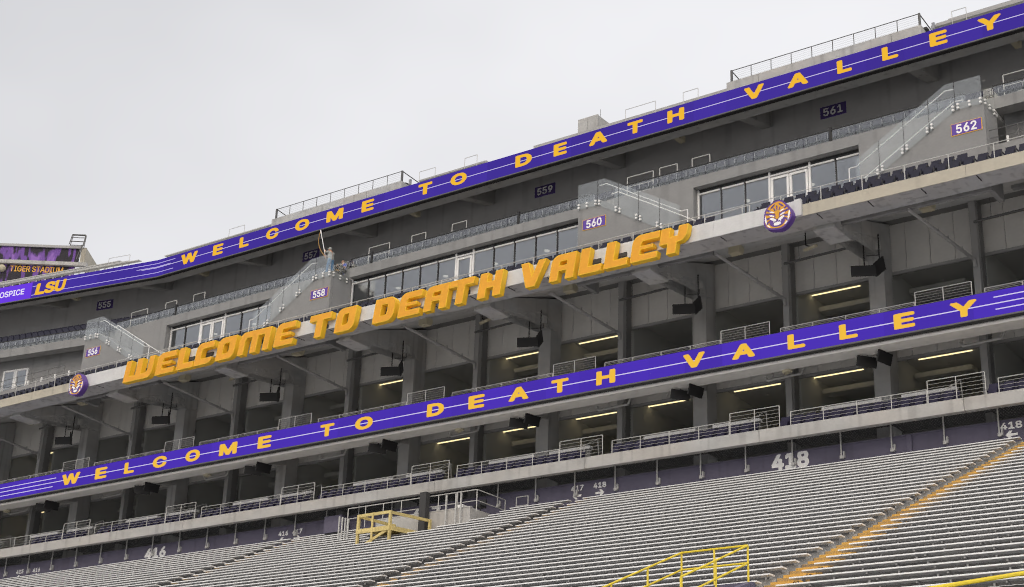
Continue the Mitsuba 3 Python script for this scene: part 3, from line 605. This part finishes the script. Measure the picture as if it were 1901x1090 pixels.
# ------------------------------------------------------------------ suites
def suite_level(tag_, zpan0, zpan1, zceil, zfloor, strips, diags):
    nm = tag_
    k = thing('panel_wall', f'row of grey wall panels above the {nm} suites', 'panel wall')
    for u in np.arange(-93.6, UR, 1.144):
        put('panel', MB().box(u+.012, u+1.132, 62.2, 62.26, zpan0+.06, zpan1), 'panel_grey', k)
    put('head_rail', MB().box(-93.6, UR, 62.15, 62.32, zpan0-.08, zpan0+.055), 'steel_paint', k)
    put('backing', MB().box(-93.6, UR, 62.3, 62.45, zpan0, zpan1), 'interior_dark', k)
    r = thing('suite_interior', f'dark interiors of the {nm} suites', 'suite interior')
    put('back_wall', MB().box(-98, UR, 69.5, 69.7, zfloor-.2, zceil+.3), 'interior', r)
    put('ceiling', MB().box(-98, UR, 62.46, 69.4, zceil+.05, zceil+.2), 'interior', r)
    put('floor', MB().box(-98, UR, 62.31, 69.4, zfloor-.3, zfloor), 'interior_dark', r)
    for i, u in enumerate(STEEL+CONC):
        put('party_wall', MB().box(u-.08, u+.08, 62.5, 69.4, zfloor, zceil+.04), 'interior', r)
        if i % 2 == 0: put('bulkhead', MB().box(u+.2, u+2.9, 64.6, 65.3, zceil-.62, zceil-.38), 'panel_grey', r)
        put('picture_frame', MB().box(u+.09, u+.12, 65.5, 66.3, zfloor+1.2, zfloor+2.0), 'black', r)
    g = thing('suite_glazing', f'frameless glass fronts of the {nm} suites', 'glazing')
    for u in np.arange(-93.6, UR, 2.2875):
        put('pane', MB().quad((u+.02, 62.28, zfloor), (u+2.26, 62.28, zfloor), (u+2.26, 62.28, zpan0-.08), (u+.02, 62.28, zpan0-.08)), 'glass_suite', g)
    for u in strips:
        put('strip_light', MB().box(u-1.25, u+1.25, 63.96, 64.04, zceil+.015, zceil+.045), 'white_paint', label=f'warm strip light in a {nm} suite {near(u)}', cat='strip light', group=f'strip lights in {nm} suites {near(u)}', emitter=glow(255, 230, 172, 1.7))
    for u in diags:
        put('strip_light', MB().box(u-.04, u+.04, 65.9, 67.9, zceil+.015, zceil+.045), 'white_paint', label=f'warm strip light running inward in a {nm} suite {near(u)}', cat='strip light', group=f'inward strip lights in {nm} suites {near(u)}', emitter=glow(255, 230, 172, 1.7))
    for u in np.arange(-90, -10, 2.3):
        put('recessed_lamp', trimesh.creation.cylinder(.1, .03, sections=12).apply_translation([u, 65.2, zceil]), 'white_frame', r)
suite_level('upper', 27.58, 30.25, 28.08, 24.6, (-91.4, -86, -56, -46.74, -41.66, -28.12), (-88.7, -57.74, -48.4, -29.8))
suite_level('lower', 23.42, 24.9, 23.88, 20.25, (-37.45, -32.44, -28.18, -22.98, -41.75, -46.75, -51.04, -86.9, -14.0), (-38.95, -29.63, -48.12, -89.3, -57.6, -20.5))
# columns
for u in STEEL:
    w = f'slim grey steel column of the suites {near(u)}'
    k = thing('steel_column', w, 'column', f'steel columns {near(u)}')
    put('shaft', MB().box(u-.15, u+.15, 61.35, 61.65, 19.6, 30.0), 'steel_paint', k)
    put('back_flange', MB().box(u-.17, u+.17, 61.651, 62.1, 19.6, 30.0), 'flange_grey', k)
for u in CONC:
    k = thing('concrete_column', f'broad concrete column of the suites {near(u)}', 'column', f'concrete columns {near(u)}')
    put('shaft', MB().box(u-.38, u+.38, 61.2, 62.15, 16, 28.05), 'concrete_grey', k)
# terrace of the upper suites (behind the lower ribbon) and of the lower suites
ub = thing('suite_balcony', 'upper suite balcony slab behind the lower ribbon board', 'balcony')
put('slab', MB().prism([(57.72, 22.62), (58.7, 22.62), (58.7, 22.95), (62.2, 24.15), (62.2, 24.6), (60.2, 24.6), (60.2, 24.2), (59.2, 24.2), (59.2, 23.75), (57.72, 23.75)], -92, UR), 'concrete_grey', ub)
put('soffit_band', MB().box(-92, UR, 57.70, 58.68, 22.50, 22.61), 'panel_grey', ub)
for i, u in enumerate(CONC): put('beam', MB().prism([(58.69, 22.64), (59.5, 22.84), (61.2, 23.15), (61.2, 23.9), (58.69, 22.97)], u-.35, u+.35), 'concrete_grey', ub)
lb = thing('lower_fascia', 'pale concrete fascia band of the lower suites above the purple wall', 'balcony')
js = [-20.35-9.1*k+.4 for k in range(-2, 9)][::-1]
JO = [UL]+[-92.8, -83.7]+[-74.9+.0, -65.95, -56.8, -47.65, -38.6, -29.5, -20.3]+[UR]
for p, q in zip(JO[:-1], JO[1:]): put('precast_panel', MB().box(p+.012, q-.012, 58.25, 58.45, 19.27, 19.82), 'concrete_pale', lb)
put('slab', MB().prism([(58.46, 19.34), (58.8, 19.47), (60.2, 20.05), (69.5, 20.05), (69.5, 20.2), (60.0, 20.2), (59.0, 19.75), (58.8, 19.56), (58.46, 19.5)], UL, UR), 'dark_grey', lb)
put('counter', MB().box(-92, UR, 61.0, 61.3, 20.55, 20.72), 'white_panel', lb) if 0 else None
def low_rail(y, z, h, tall, name, lab):
    """cable railing in bays with a raised stretch at each steel column"""
    for u in STEEL:
        l, r_ = u-7.65, u-1.5
        railing(name, f'{lab} low cable railing {near((l+r_)/2)}', y, l, r_, z, h, 1.53, 'steel_rail', cables=3, r=.018, group=f'{lab} low railings {near((l+r_)/2)}', pr=.02)
        railing('raised_railing', f'{lab} raised cable railing {near(u)}', y, u-1.45, u+.97, z, tall, 1.21, 'steel_rail', cables=5, r=.018, group=f'{lab} raised railings {near(u)}', pr=.02)
low_rail(57.62, 23.8, .28, .70, 'suite_railing', 'upper suite')
low_rail(58.33, 19.82, .62, .98, 'suite_railing', 'lower suite')
for u in STEEL:
    for a, b_ in ((u-6.95, u-4.15), (u-3.25, u-.85)):
        k = thing('drink_counter', f'white topped counter, {"left" if a < u-5 else "right"} half of the lower suite {near((a+b_)/2)}', 'counter')
        put('top', MB().box(a, b_, 60.0, 60.3, 20.83, 20.98), 'white_panel', k)
        put('front', MB().box(a+.05, b_-.05, 60.1, 60.25, 20.15, 20.83), 'interior_dark', k)
    k = thing('stair_rail', f'dark sloping aisle rail beside the steel column {near(u)}', 'handrail', f'sloping aisle rails {near(u)}')
    put('rail', MB().path([(u-.9, 58.9, 20.5), (u-.9, 60.8, 21.5), (u-.9, 60.9, 20.6)], .025), 'steel_rail', k)
    put('post', MB().tube((u-.9, 59.6, 19.9), (u-.9, 59.6, 20.86), .025), 'steel_rail', k)
for row, (y, z) in enumerate(((58.75, 19.56), (59.4, 19.74))):
    for u in np.arange(-80, -10, .62):
        d = min(abs(u-s-.2) for s in STEEL)
        if d < .7: continue
        copy('suite_chair', SEATP, to=T().translate([u, y, z]), label=f'{nth((row, 1, near(u)))} purple seat from the left, {("front","rear")[row]} suite row {near(u)}', cat='seat', group=f'purple seats, {("front","rear")[row]} row {near(u)}')
# hung screens, pipes, lights
def tv(u, y, z, rot, tilt, w, h, label, rod):
    k = thing('hanging_screen', label, 'screen')
    m = MB(); m.box(-w/2, w/2, -.04, .04, -h/2, h/2); mm = m.build()
    Rz = trimesh.transformations.rotation_matrix(rot, [0, 0, 1]); Rx = trimesh.transformations.rotation_matrix(tilt, [1, 0, 0])
    mm.apply_transform(Rz@Rx); mm.apply_translation([u, y, z]); put('panel', mm, 'black', k)
    put('rod', MB().tube((u, y+.05, z+h*.3), (u, y+.05, rod), .03), 'black', k)
for u in CONC:
    tv(u+.1, 59.6, 26.85, .42, .16, 1.15, .48, f'black screen facing the field under the club balcony {near(u)}', 28.5)
    tv(u+.82, 59.6, 26.9, -.72, .16, .9, .62, f'black screen turned sideways under the club balcony {near(u)}', 28.5)
    tv(u+.42, 58.6, 22.2, .95, .3, .95, .46, f'black screen angled left under the lower ribbon {near(u)}', 22.75)
    tv(u+1.22, 58.6, 22.25, 1.35, .3, .95, .5, f'black screen angled right under the lower ribbon {near(u)}', 22.75)
for i, u in enumerate(STEEL):
    k = thing('sway_pipe', f'sloping drain pipe running to the steel column {near(u)}', 'pipe')
    put('pipe', MB().tube((u-1.1, 56.6, 27.85), (u-.05, 61.3, 27.05), .075, 8), 'steel_paint', k)
    for t in (.45, .6, .82): put('clamp', MB().tube((u-1.1+1.05*t, 56.6+4.7*t, 27.76-.8*t), (u-1.1+1.05*t, 56.6+4.7*t, 28.05-.8*t), .03), 'steel_paint', k)
    put('elbow', MB().tube((u-.05, 61.3, 27.05), (u-.02, 61.34, 26.7), .085, 8), 'steel_paint', k)
    k = thing('conduit', f'dark horizontal conduit right of the steel column {near(u)}', 'conduit')
    put('pipe', MB().tube((u+.2, 60.9, 28.65), (u+3.6, 60.6, 28.6), .06), 'rail_dark', k)
    put('hanger', MB().tube((u+1.0, 60.85, 28.6), (u+1.0, 60.85, 29.6), .01), 'rail_dark', k)
    k = thing('ceiling_fixture', f'pale box light fixture under the club slab {near(u-.6)}', 'light fixture')
    put('body', MB().prism([(57.6, 28.2), (58.0, 28.2), (58.1, 28.4), (58.1, 28.6), (57.6, 28.6)], u-1.0, u-.45), 'beige', k)
    k = thing('cross_pipe', f'short steel pipe under the lower ribbon {near(u)}', 'pipe')
    put('pipe', MB().path([(u-.6, 60.2, 22.95), (u-.5, 60.2, 22.75), (u+1.2, 60.2, 22.8), (u+1.35, 60.2, 23.1)], .06), 'steel_rail', k)
    if i % 2 == 0:
        k = thing('floodlight', f'yellowish floodlight under the lower ribbon {near(u)}', 'floodlight')
        put('head', MB().bar((u+.1, 58.7, 22.7), (u+.95, 58.7, 22.72), .35, .2), 'beige', k)
        put('lamp', MB().bar((u+1.05, 58.7, 22.45), (u+1.4, 58.7, 22.55), .3, .22), 'beige', k)
        put('bracket', MB().tube((u+.9, 58.75, 22.7), (u+1.1, 58.75, 22.5), .04), 'black', k)
        k = thing('wedge_light', f'pale slim lamp hanging under the club slab {near(u+2)}', 'light fixture')
        put('lamp', MB().bar((u+2.3, 58.6, 28.0), (u+2.95, 58.6, 28.12), .12, .1), 'beige', k)
        put('arm', MB().path([(u+2.6, 58.7, 28.15), (u+2.35, 58.7, 28.3), (u+2.35, 58.7, 28.9)], .03), 'black', k)
for u in CONC:
    k = thing('junction_box', f'small grey box on the beam {near(u)}', 'box', f'small grey boxes {near(u)}')
    put('box', MB().box(u+.41, u+.6, 60.2, 60.5, 28.05, 28.45), 'steel_rail', k)
    put('conduit', MB().path([(u+.5, 60.35, 28.05), (u+.5, 60.35, 27.8), (u+.2, 59.7, 27.6)], .025), 'rail_dark', k)
# ------------------------------------------------------------------ purple wall, fence
pw = thing('purple_wall', 'dull purple painted concrete wall behind the top bleacher row', 'wall')
put('wall', MB().box(UL, UR, 59.6, 59.85, 15.5, 19.0), 'purple_paint', pw)
put('coping', MB().box(UL, UR, 59.55, 59.9, 19.0, 19.05), 'purple_paint', pw)
put('pilaster', MB().box(-23.3, -23.08, 59.5, 59.6, 16, 19.0), 'purple_paint', pw)
put('concourse_wall', MB().box(UL, UR, 66, 66.3, 15.5, 19.3), 'dark_grey', pw)
fc = thing('chain_link_fence', 'chain link fence standing on top of the purple wall', 'fence')
FP = [-10.2-2.29*k for k in range(36)]
for u in FP: put('post', MB().tube((u, 59.47, 18.42), (u, 59.47, 19.62), .035, 8).box(u-.07, u+.07, 59.45, 59.6, 18.38, 18.52).box(u+.07, u+.13, 59.48, 59.6, 18.42, 18.7), 'steel_rail', fc)
put('top_rail', MB().tube((UL, 59.52, 19.6), (UR, 59.52, 19.6), .022), 'steel_rail', fc)
v, f = [], []
for u in np.arange(-92, -8, .13):
    for s in (-1, 1):
        x0, x1 = u, u+s*.54; i = len(v); w = .003
        v += [(x0-w, 59.56, 19.05), (x0+w, 59.56, 19.05), (x1+w, 59.56, 19.6), (x1-w, 59.56, 19.6)]; f += [(i, i+1, i+2), (i, i+2, i+3)]
put('mesh', MB().add(v, f), 'steel_paint', fc, kind='stuff')
def arrow(L):
    p = Polygon([(-.24, -.05), (.06, -.05), (-.04, -.17), (.09, -.17), (.26, .0), (.09, .17), (-.04, .17), (.06, .05), (-.24, .05)])
    return p if L > 0 else affinity.scale(p, -1, 1, origin=(0, 0))
for s, u, w, z, h, d in (('418', -28.7, .9, 18.28, .78, 0), ('416', -69.55, .9, 18.26, .62, 0), ('417', -49.2, .95, 18.3, .62, 0), ('415', -82.1, .36, 18.46, .27, -1), ('416', -80.45, .36, 18.42, .27, 1), ('416', -59.25, .36, 18.5, .27, -1), ('417', -58.2, .36, 18.5, .27, 1), ('417', -39.9, .36, 18.66, .27, -1), ('418', -38.62, .36, 18.66, .27, 1), ('418', -18.9, .45, 18.66, .30, -1), ('419', -17.6, .4, 18.66, .27, 1)):
    k = thing('wall_number', (f'large white number {s} on the purple wall {near(u)}' if not d else f'small {s} and {"left" if d < 0 else "right"} arrow on the purple wall {near(u)}'), 'painted number')
    put('digits', text_on(s, u-w, u+w, 59.598, z, h, .006, .045 if not d else .02), 'white_paint', k)
    if d: put('arrow', wallmap(extr(arrow(d), .006), u, 59.598, z-.24), 'white_paint', k)
k = thing('purple_cabinet', 'purple box on the wall left of the timber stand', 'box')
put('body', MB().box(-55.6, -54.4, 58.9, 59.58, 18.1, 19.0), 'purple_paint', k); put('underside', MB().box(-55.55, -54.45, 58.95, 59.55, 17.95, 18.09), 'black', k)
# ------------------------------------------------------------------ bleachers
W_, H_, V0, Z0, NR = .76, .335, 59.0, 18.11, 40
AIS = [(lambda i: -18.42-.0165*i, lambda i: -17.52-.0148*i), (lambda i: -39.98+.063*i, lambda i: -39.2+.071*i), (lambda i: -58.1+.085*i, lambda i: -57.4+.11*i), (lambda i: -85.1+.1*i, lambda i: -84.2+.1*i)]
tz = lambda i: Z0-H_*i-.44
prof = []
for i in range(NR, -1, -1):
    y0, y1 = V0-W_*i-.46, V0-W_*i+.30
    prof += [(y0, tz(i)), (y1, tz(i))]
prof = [(prof[0][0], -1.7)]+prof+[(59.62, prof[-1][1]), (59.62, -1.7)]
put('terrace', MB().prism(prof, UL, UR), 'tread_concrete', kind='structure')
SEC = [('right of the orange aisle', lambda i: AIS[0][1](i), lambda i: UR), ('below the 418 wall number', lambda i: AIS[1][1](i), lambda i: AIS[0][0](i)), ('around the timber stand', lambda i: AIS[2][1](i), lambda i: AIS[1][0](i)),
       ('left of the timber stand', lambda i: AIS[3][1](i), lambda i: AIS[2][0](i)), ('at the far left', lambda i: -95., lambda i: AIS[3][0](i))]
rows_max = [37, 37, 32, 14, 4]
def bench(a, b_, i, label, grp):
    y, z = V0-W_*i, Z0-H_*i
    k = thing('bleacher_bench', label, 'bench', grp)
    cuts = list(np.arange(a, b_, 5.6)+((i*1.7) % 3)); cuts = [a]+[c for c in cuts if a+1 < c < b_-1]+[b_]
    m = MB()
    for p, q in zip(cuts[:-1], cuts[1:]): m.prism([(y, z-.038), (y+.015, z-.042), (y+.29, z-.042), (y+.30, z-.02), (y+.30, z+.002), (y+.012, z+.002), (y, z-.006)], p+.004, q-.004)
    put('plank', m, 'aluminium', k)
    m = MB()
    for u in np.arange(a+.25+(i*.61) % 1.1, b_-.1, 1.83):
        m.box(u-.022, u+.022, y+.05, y+.26, z-.10, z-.043); m.box(u-.022, u+.022, y+.2, y+.26, z-.44, z-.10)
    if m.n: put('bracket', m, 'steel_paint', k, kind='stuff')
PLAT = (-49.7, -44.1)
for (nm, fa, fb), mx in zip(SEC, rows_max):
    for i in range(mx):
        a, b_ = fa(i), fb(i)
        parts = [(a, b_)]
        if 'around' in nm and i < 5: parts = [(a, -53.0 if i < 2 else -50.0), ({0: -43.45, 1: -43.5, 2: -43.6, 3: -44.2, 4: -45.5}[i], b_)]
        if '418' in nm and 32 <= i: parts = [(a, -20.1)]
        for p, q in parts:
            bench(p, q, i, f'aluminium bench {("left part, " if q < b_ else "right part, ") if len(parts) > 1 else ""}{ordw(i)} row from the top {nm}', f'aluminium benches {nm}')
m = MB()
for i in range(37, 57):
    y, z = V0-W_*i, Z0-H_*i
    for a, b_ in ((-90, -58.5), (-57.5, -38.5), (-37.2, -20.2), (-17.4, UR)): m.box(a, b_, y, y+.3, z-.045, z)
put('lower_bleachers', m, 'aluminium', label='aluminium benches of the lowest rows below the edge of the view', cat='benches', kind='stuff')
for j, (fa, fb) in enumerate(AIS[:3]):
    k = thing('aisle_stair', ('orange painted concrete aisle steps at the right', 'narrow orange edged aisle steps beside the 417 and 418 arrows', 'narrow aisle steps beside the 416 and 417 arrows')[j], 'aisle steps')
    for i in range(0, (32, 32, 14)[j]):
        a, b_ = fa(i), fb(i)
        a1 = a+(.05 if j == 0 else .45)
        y0 = V0-W_*i-.46
        if j == 0: put('side_kerb', MB().box(a-.55, a1-.005, y0+.73, y0+.762, tz(i)-.3, tz(i)+.336), 'concrete_dark', k)
        put('step', MB().box(a1, b_+.08, y0, y0+.38, tz(i)-.3, tz(i)+.006), 'orange_paint', k)
        put('step', MB().box(a1, b_+.08, y0+.381, y0+.76, tz(i)-.3, tz(i)+.168), 'orange_paint', k)
    if j == 0:
        for i in range(12, 32):
            a, b_ = fa(i), fb(i); y0 = V0-W_*i-.46+.381
            put('row_number', text_on(str(55-i), b_-.22, b_-.04, y0-.003, tz(i)+.03, .10, .002), 'black', k)
# ------------------------------------------------------------------ concrete platform with railing
pl = thing('concrete_platform', 'square concrete platform with railings in front of the 417 wall number', 'platform')
put('front_wall', MB().box(-50.2, -44.25, 56.9, 57.05, 16.2, 17.78), 'concrete_pale', pl)
put('side_wall', MB().box(-44.4, -44.25, 57.06, 59.5, 16.5, 17.78), 'concrete_grey', pl)
put('deck', MB().box(-50.2, -44.41, 57.06, 59.55, 17.5, 17.74), 'concrete_grey', pl)
put('parapet_cap', MB().box(-50.2, -44.24, 56.88, 57.07, 17.781, 17.83), 'concrete_grey', pl)
pr_ = railing('platform_railing', 'galvanised pipe railing round the concrete platform', 57.0, -52.2, -43.95, 17.55, 1.08, 1.18, 'steel_rail', cables=1, r=.025, cr=.022)
put('return_rail', MB().path([(-43.95, 57.0, 18.63), (-43.95, 59.3, 18.63), (-43.95, 59.3, 17.8)], .025), 'steel_rail', pr_)
put('middle_return', MB().tube((-43.95, 57.0, 18.1), (-43.95, 59.3, 18.1), .022), 'steel_rail', pr_)
for i, u in enumerate((-52.6, -52.3, -52.0, -51.7)):
    put('steel_post', MB().box(u-.03, u+.03, 56.8-.1*i, 56.86-.1*i, 16.6, 18.25-.1*i), 'steel_rail', label='thin galvanised post in the bundle left of the platform', cat='post', group='galvanised posts left of the platform')
for u in (-45.6, -45.0, -44.7):
    put('steel_post', MB().box(u-.03, u+.03, 56.7, 56.78, 16.6, 18.5), 'steel_rail', label='galvanised post standing in front of the platform wall', cat='post', group='galvanised posts in front of the platform wall')
put('mesh_post', MB().box(-47.1, -46.7, 56.5, 56.8, 16.4, 18.75), 'dark_grey', label='dark grey mesh wrapped post beside the timber stand', cat='post')
put('white_bin', MB().box(-46.3, -45.9, 58.4, 58.8, 17.74, 18.45), 'white_paint', label='white bin standing on the platform deck', cat='bin')
k = thing('stacked_chair', 'dark chair on the platform deck', 'chair')
put('seat', MB().box(-44.9, -44.5, 58.0, 58.5, 18.1, 18.2), 'black', k); put('backrest', MB().box(-44.9, -44.5, 58.45, 58.52, 18.21, 18.55), 'black', k)
for u in (-44.88, -44.52): put('leg', MB().box(u-.02, u+.02, 58.05, 58.09, 17.74, 18.09), 'black', k)
hoop(-43.2, -42.5, 59.2, 17.75, .9, 'small hoop handrail at the right end of the platform', False, .025, mid=True)
# timber stand
ts = thing('timber_stand', 'raw timber camera stand with plank deck and guard rails', 'timber stand')
A, B_, Y0, Y1 = -49.0, -47.0, 54.3, 56.6
zf = 16.62
for u, y in ((A, Y0), (B_, Y0), (B_+.55, Y1), (A+.3, Y1)): put('post', MB().box(u-.06, u+.06, y-.06, y+.06, 15.6 if y == Y0 else 16.3, 17.35), 'lumber', ts)
put('post', MB().box(-48.1, -48.0, Y0-.1, Y0-.05, 15.6, 17.35), 'lumber', ts)
put('rail', MB().box(A, B_, Y0-.05, Y0+.0, 17.22, 17.36), 'lumber', ts)
put('rail', MB().bar((B_, Y0, 17.28), (B_+.55, Y1, 17.28), .05, .14), 'lumber', ts)
put('rail', MB().bar((A, Y0, 17.28), (A+.3, Y1, 17.28), .05, .14), 'lumber', ts)
put('joist', MB().box(A-.05, B_+.05, Y0-.10, Y0-.05, zf-.22, zf), 'lumber', ts)
put('joist', MB().bar((B_+.08, Y0, zf-.11), (B_+.63, Y1, zf-.11), .05, .22), 'lumber', ts)
for j in range(9):
    y = Y0+.02+j*.25; o = .55*(y-Y0)/(Y1-Y0)
    put('deck_plank', MB().box(A+o*.5, B_+o, y, y+.235, zf-.0, zf+.04), 'lumber', ts)
put('brace', MB().bar((A+.25, Y0-.03, 15.75), (B_-.05, Y0-.03, zf-.15), .05, .13), 'lumber', ts)
# ------------------------------------------------------------------ vomitory with yellow rails (row 23 down)
vm = thing('vomitory', 'purple edged stair opening in the bleachers below the yellow rails', 'stair opening')
yb, ua, ub_, zt_ = 34.6, -19.85, -17.92, 8.77
put('rear_wall', MB().box(ua-.15, ub_+.15, yb-.08, yb+.08, 3, 7.82), 'purple_paint', vm)
for u in (ua, ub_): put('side_wall', MB().prism([(28, 2), (yb-.081, 2), (yb-.081, 7.80), (yb-.6, 7.62), (28, 7.62-.45*(yb-.6-28))], u-.1, u+.1), 'purple_paint', vm)
vr = thing('yellow_railing', 'bright yellow pipe guard rail round the stair opening', 'railing')
put('top_rail', MB().tube((ua, yb, zt_), (ub_, yb, zt_), .028, 8), 'yellow_paint', vr)
put('middle_rail', MB().tube((ua, yb, zt_-.45), (ub_, yb, zt_-.45), .026, 8), 'yellow_paint', vr)
for u, ye in ((ua, 29.0), (ub_, 31.2)):
    for dz, nm in ((0, 'sloping_rail'), (-.45, 'sloping_middle_rail')):
        put(nm, MB().tube((u, yb, zt_+dz), (u, ye, zt_+dz-.42*(yb-ye)), .028, 8), 'yellow_paint', vr)
    for y in (yb, yb-1.7, yb-3.4):
        z = zt_-.42*(yb-y); put('post', MB().tube((u, y, z-1.0), (u, y, z), .028, 8), 'yellow_paint', vr)
put('post', MB().tube(((ua+ub_)/2, yb, zt_-1.0), ((ua+ub_)/2, yb, zt_), .028, 8), 'yellow_paint', vr)
gr = thing('guard_rail', 'yellow pipe rail above the white slatted barrier in the bottom right corner', 'guard rail')
put('pipe', MB().tube((-14.2, 33.5, 6.94), (-6, 33.5, 7.54), .05, 8), 'yellow_paint', gr)
bs = thing('slatted_barrier', 'white slatted barrier below the yellow pipe in the bottom right corner', 'barrier')
put('dark_band', MB().box(-14.2, -6, 33.7, 33.8, 6.6, 7.0), 'dark_grey', bs)
for j in range(8): put('slat', MB().box(-11.6, -6, 33.3, 33.34, 6.75-.07*j-.05, 6.75-.07*j), 'white_panel', bs)
put('backing', MB().box(-11.6, -6, 33.36, 33.4, 6.1, 6.78), 'sign_purple', bs)
# ------------------------------------------------------------------ people
def ball(c, r): return trimesh.creation.icosphere(1, r).vertices+np.array(c)
def bone(a, b_, ra, rb): return m3.Manifold.hull_points(np.vstack([ball(a, ra), ball(b_, rb)]))
def fuse(parts, L=.03):
    m = parts[0]
    for p in parts[1:]: m = m+p
    mm = m.refine_to_length(L).to_mesh(); t = trimesh.Trimesh(mm.vert_properties[:, :3], mm.tri_verts, process=True)
    trimesh.smoothing.filter_taubin(t, iterations=6); return t
def hand(w, d, curl, side):
    """palm with four fingers and a thumb from the wrist w along d"""
    d = np.array(d, float); d /= np.linalg.norm(d); c = np.array(curl, float); s = np.cross(d, c); s /= np.linalg.norm(s); w = np.array(w, float)
    P = [bone(w, w+d*.07, .03, .036)]
    for j, (L, o) in enumerate(((.07, -.033), (.08, -.011), (.075, .011), (.06, .033))):
        a = w+d*.075+s*o; b_ = a+d*L*.5+c*.01; e = b_+d*L*.2+c*L*.5
        P += [bone(a, b_, .0105, .0095), bone(b_, e, .0095, .008)]
    a = w+d*.02-s*side*.03; P += [bone(a, a+d*.04-s*side*.025+c*.02, .012, .009)]
    return P
def person(o, J, mats, label, heading, cap=None, extra=()):
    """J: joints relative to o"""
    o = np.array(o); j = {k: np.array(v, float)+o for k, v in J.items()}
    k = thing('person', label, 'person')
    head = j['head']; fd = np.array(heading, float); fd /= np.linalg.norm(fd); sd = np.cross(fd, [0, 0, 1]); up_ = np.array([0, 0, 1.])
    skin = [bone(head+up_*.03, head-up_*.05+fd*.02, .095, .07), bone(head-up_*.07, j['neck'], .055, .06), bone(head+fd*.088-up_*.005, head+fd*.105-up_*.025, .012, .016), bone(head+fd*.07-up_*.065, head+fd*.075-up_*.065, .022, .02)]
    skin += [bone(head+sd*s*.092, head+sd*s*.098-up_*.03, .018, .014) for s in (-1, 1)]
    skin += [bone(j['neck'], j['hips'], .10, .12)]
    for s in 'lr':
        skin += [bone(j['neck']*.5+j['sh'+s]*.5, j['sh'+s], .06, .055), bone(j['sh'+s], j['el'+s], .05, .042), bone(j['el'+s], j['wr'+s], .042, .03), bone(j['hips'], j['hi'+s], .1, .085), bone(j['hi'+s], j['kn'+s], .08, .055), bone(j['kn'+s], j['an'+s], .055, .04)]
        skin += hand(j['wr'+s], j['wr'+s]-j['el'+s], j.get('curl'+s, fd*1.0+o)-o, 1 if s == 'l' else -1)
    put('body', fuse(skin, .025), 'skin', k, smooth=True)
    for s in (-1, 1):
        put('eye', trimesh.creation.icosphere(1, .013).apply_translation(head+fd*.088+sd*s*.035+up_*.02), 'black', k, smooth=True)
    chest = j['neck']*.75+j['hips']*.25
    sh = [bone(j['shl'], j['shr'], .085, .085), bone(chest+sd*.09, j['hips']+sd*.06, .125, .13), bone(chest-sd*.09, j['hips']-sd*.06, .125, .13)]
    for s in 'lr': sh += [bone(j['sh'+s], j['sh'+s]*.35+j['el'+s]*.65, .078, .066)]
    put('shirt', fuse(sh), mats[0], k, smooth=True)
    tr = [bone(j['hil'], j['hir'], .125, .125)]
    for s in 'lr': tr += [bone(j['hi'+s], j['kn'+s], .105, .078), bone(j['kn'+s], j['an'+s], .078, .068)]
    put('trousers', fuse(tr), mats[1], k, smooth=True)
    for s in 'lr': put('shoe', fuse([bone(j['an'+s]-up_*.05, j['an'+s]-up_*.06+fd*.16, .05, .04)]), mats[2], k, smooth=True)
    if cap:
        put('cap', fuse([bone(head+up_*.075, head+up_*.05-fd*.01, .088, .102), bone(head+up_*.06+fd*.1, head+up_*.045+fd*.17, .03, .02)]), cap, k, smooth=True)
    else: put('hair', fuse([bone(head+up_*.07-fd*.01, head+up_*.03-fd*.03, .085, .09)]), 'black', k, smooth=True)
    return k
man = dict(head=(-.06, 0, 1.60), neck=(.0, 0, 1.44), hips=(.06, 0, .95), shl=(-.02, -.19, 1.40), shr=(.02, .19, 1.40), ell=(-.20, -.22, 1.42), wrl=(-.33, -.10, 1.56), elr=(-.14, .20, 1.15), wrr=(-.31, .02, 1.26),
           hil=(.06, -.10, .92), hir=(.06, .10, .92), knl=(-.03, -.14, .5), knr=(.09, .14, .5), anl=(-.04, -.17, .08), anr=(.14, .17, .08))
MO = (-55.15, 57.15, 32.2)
person(MO, man, ('shirt_grey', 'denim', 'black'), 'person in grey shirt, jeans and cap on the stair landing raising a white pole', (-1, -.15, .25), 'shirt_grey')
k = thing('white_pole', 'long white wand held up by the standing person', 'pole')
pa, pb = np.array(MO)+[-.36, -.02, 1.24], np.array(MO)+[-.92, -.02, 3.0]
put('shaft', MB().tube(pa, pb, .022, 8), 'white_frame', k)
put('head', MB().tube(pa+(pb-pa)*.86, pb, .036, 8), 'white_frame', k)
k = thing('hose', 'brown hose hanging in a curve from the top of the white wand', 'hose')
t = np.linspace(0, 1, 14); P = [pb+[.0-.30*math.sin(math.pi*min(1, x*1.15))*.5, 0, -.05-1.85*x] + np.array([.62*x**2.2, 0, 0]) for x in t]
put('tube', MB().path(P, .02, 6), 'hose_rubber', k)
sit = dict(head=(0, 0, .66), neck=(.0, .02, .52), hips=(.0, .08, .10), shl=(-.18, .02, .48), shr=(.18, .02, .48), ell=(-.26, -.12, .30), wrl=(-.12, -.30, .36), elr=(.24, -.1, .27), wrr=(.10, -.28, .25),
           hil=(-.1, .06, .1), hir=(.1, .06, .1), knl=(-.16, -.36, .38), knr=(.16, -.36, .36), anl=(-.18, -.5, .0), anr=(.18, -.5, .0))
person((-55.42, 58.5, 32.92), sit, ('shirt_blue', 'trouser_dark', 'hose_rubber'), 'person in blue shirt and dark trousers sitting on the steps beside the standing person', (-.25, -1, -.1))
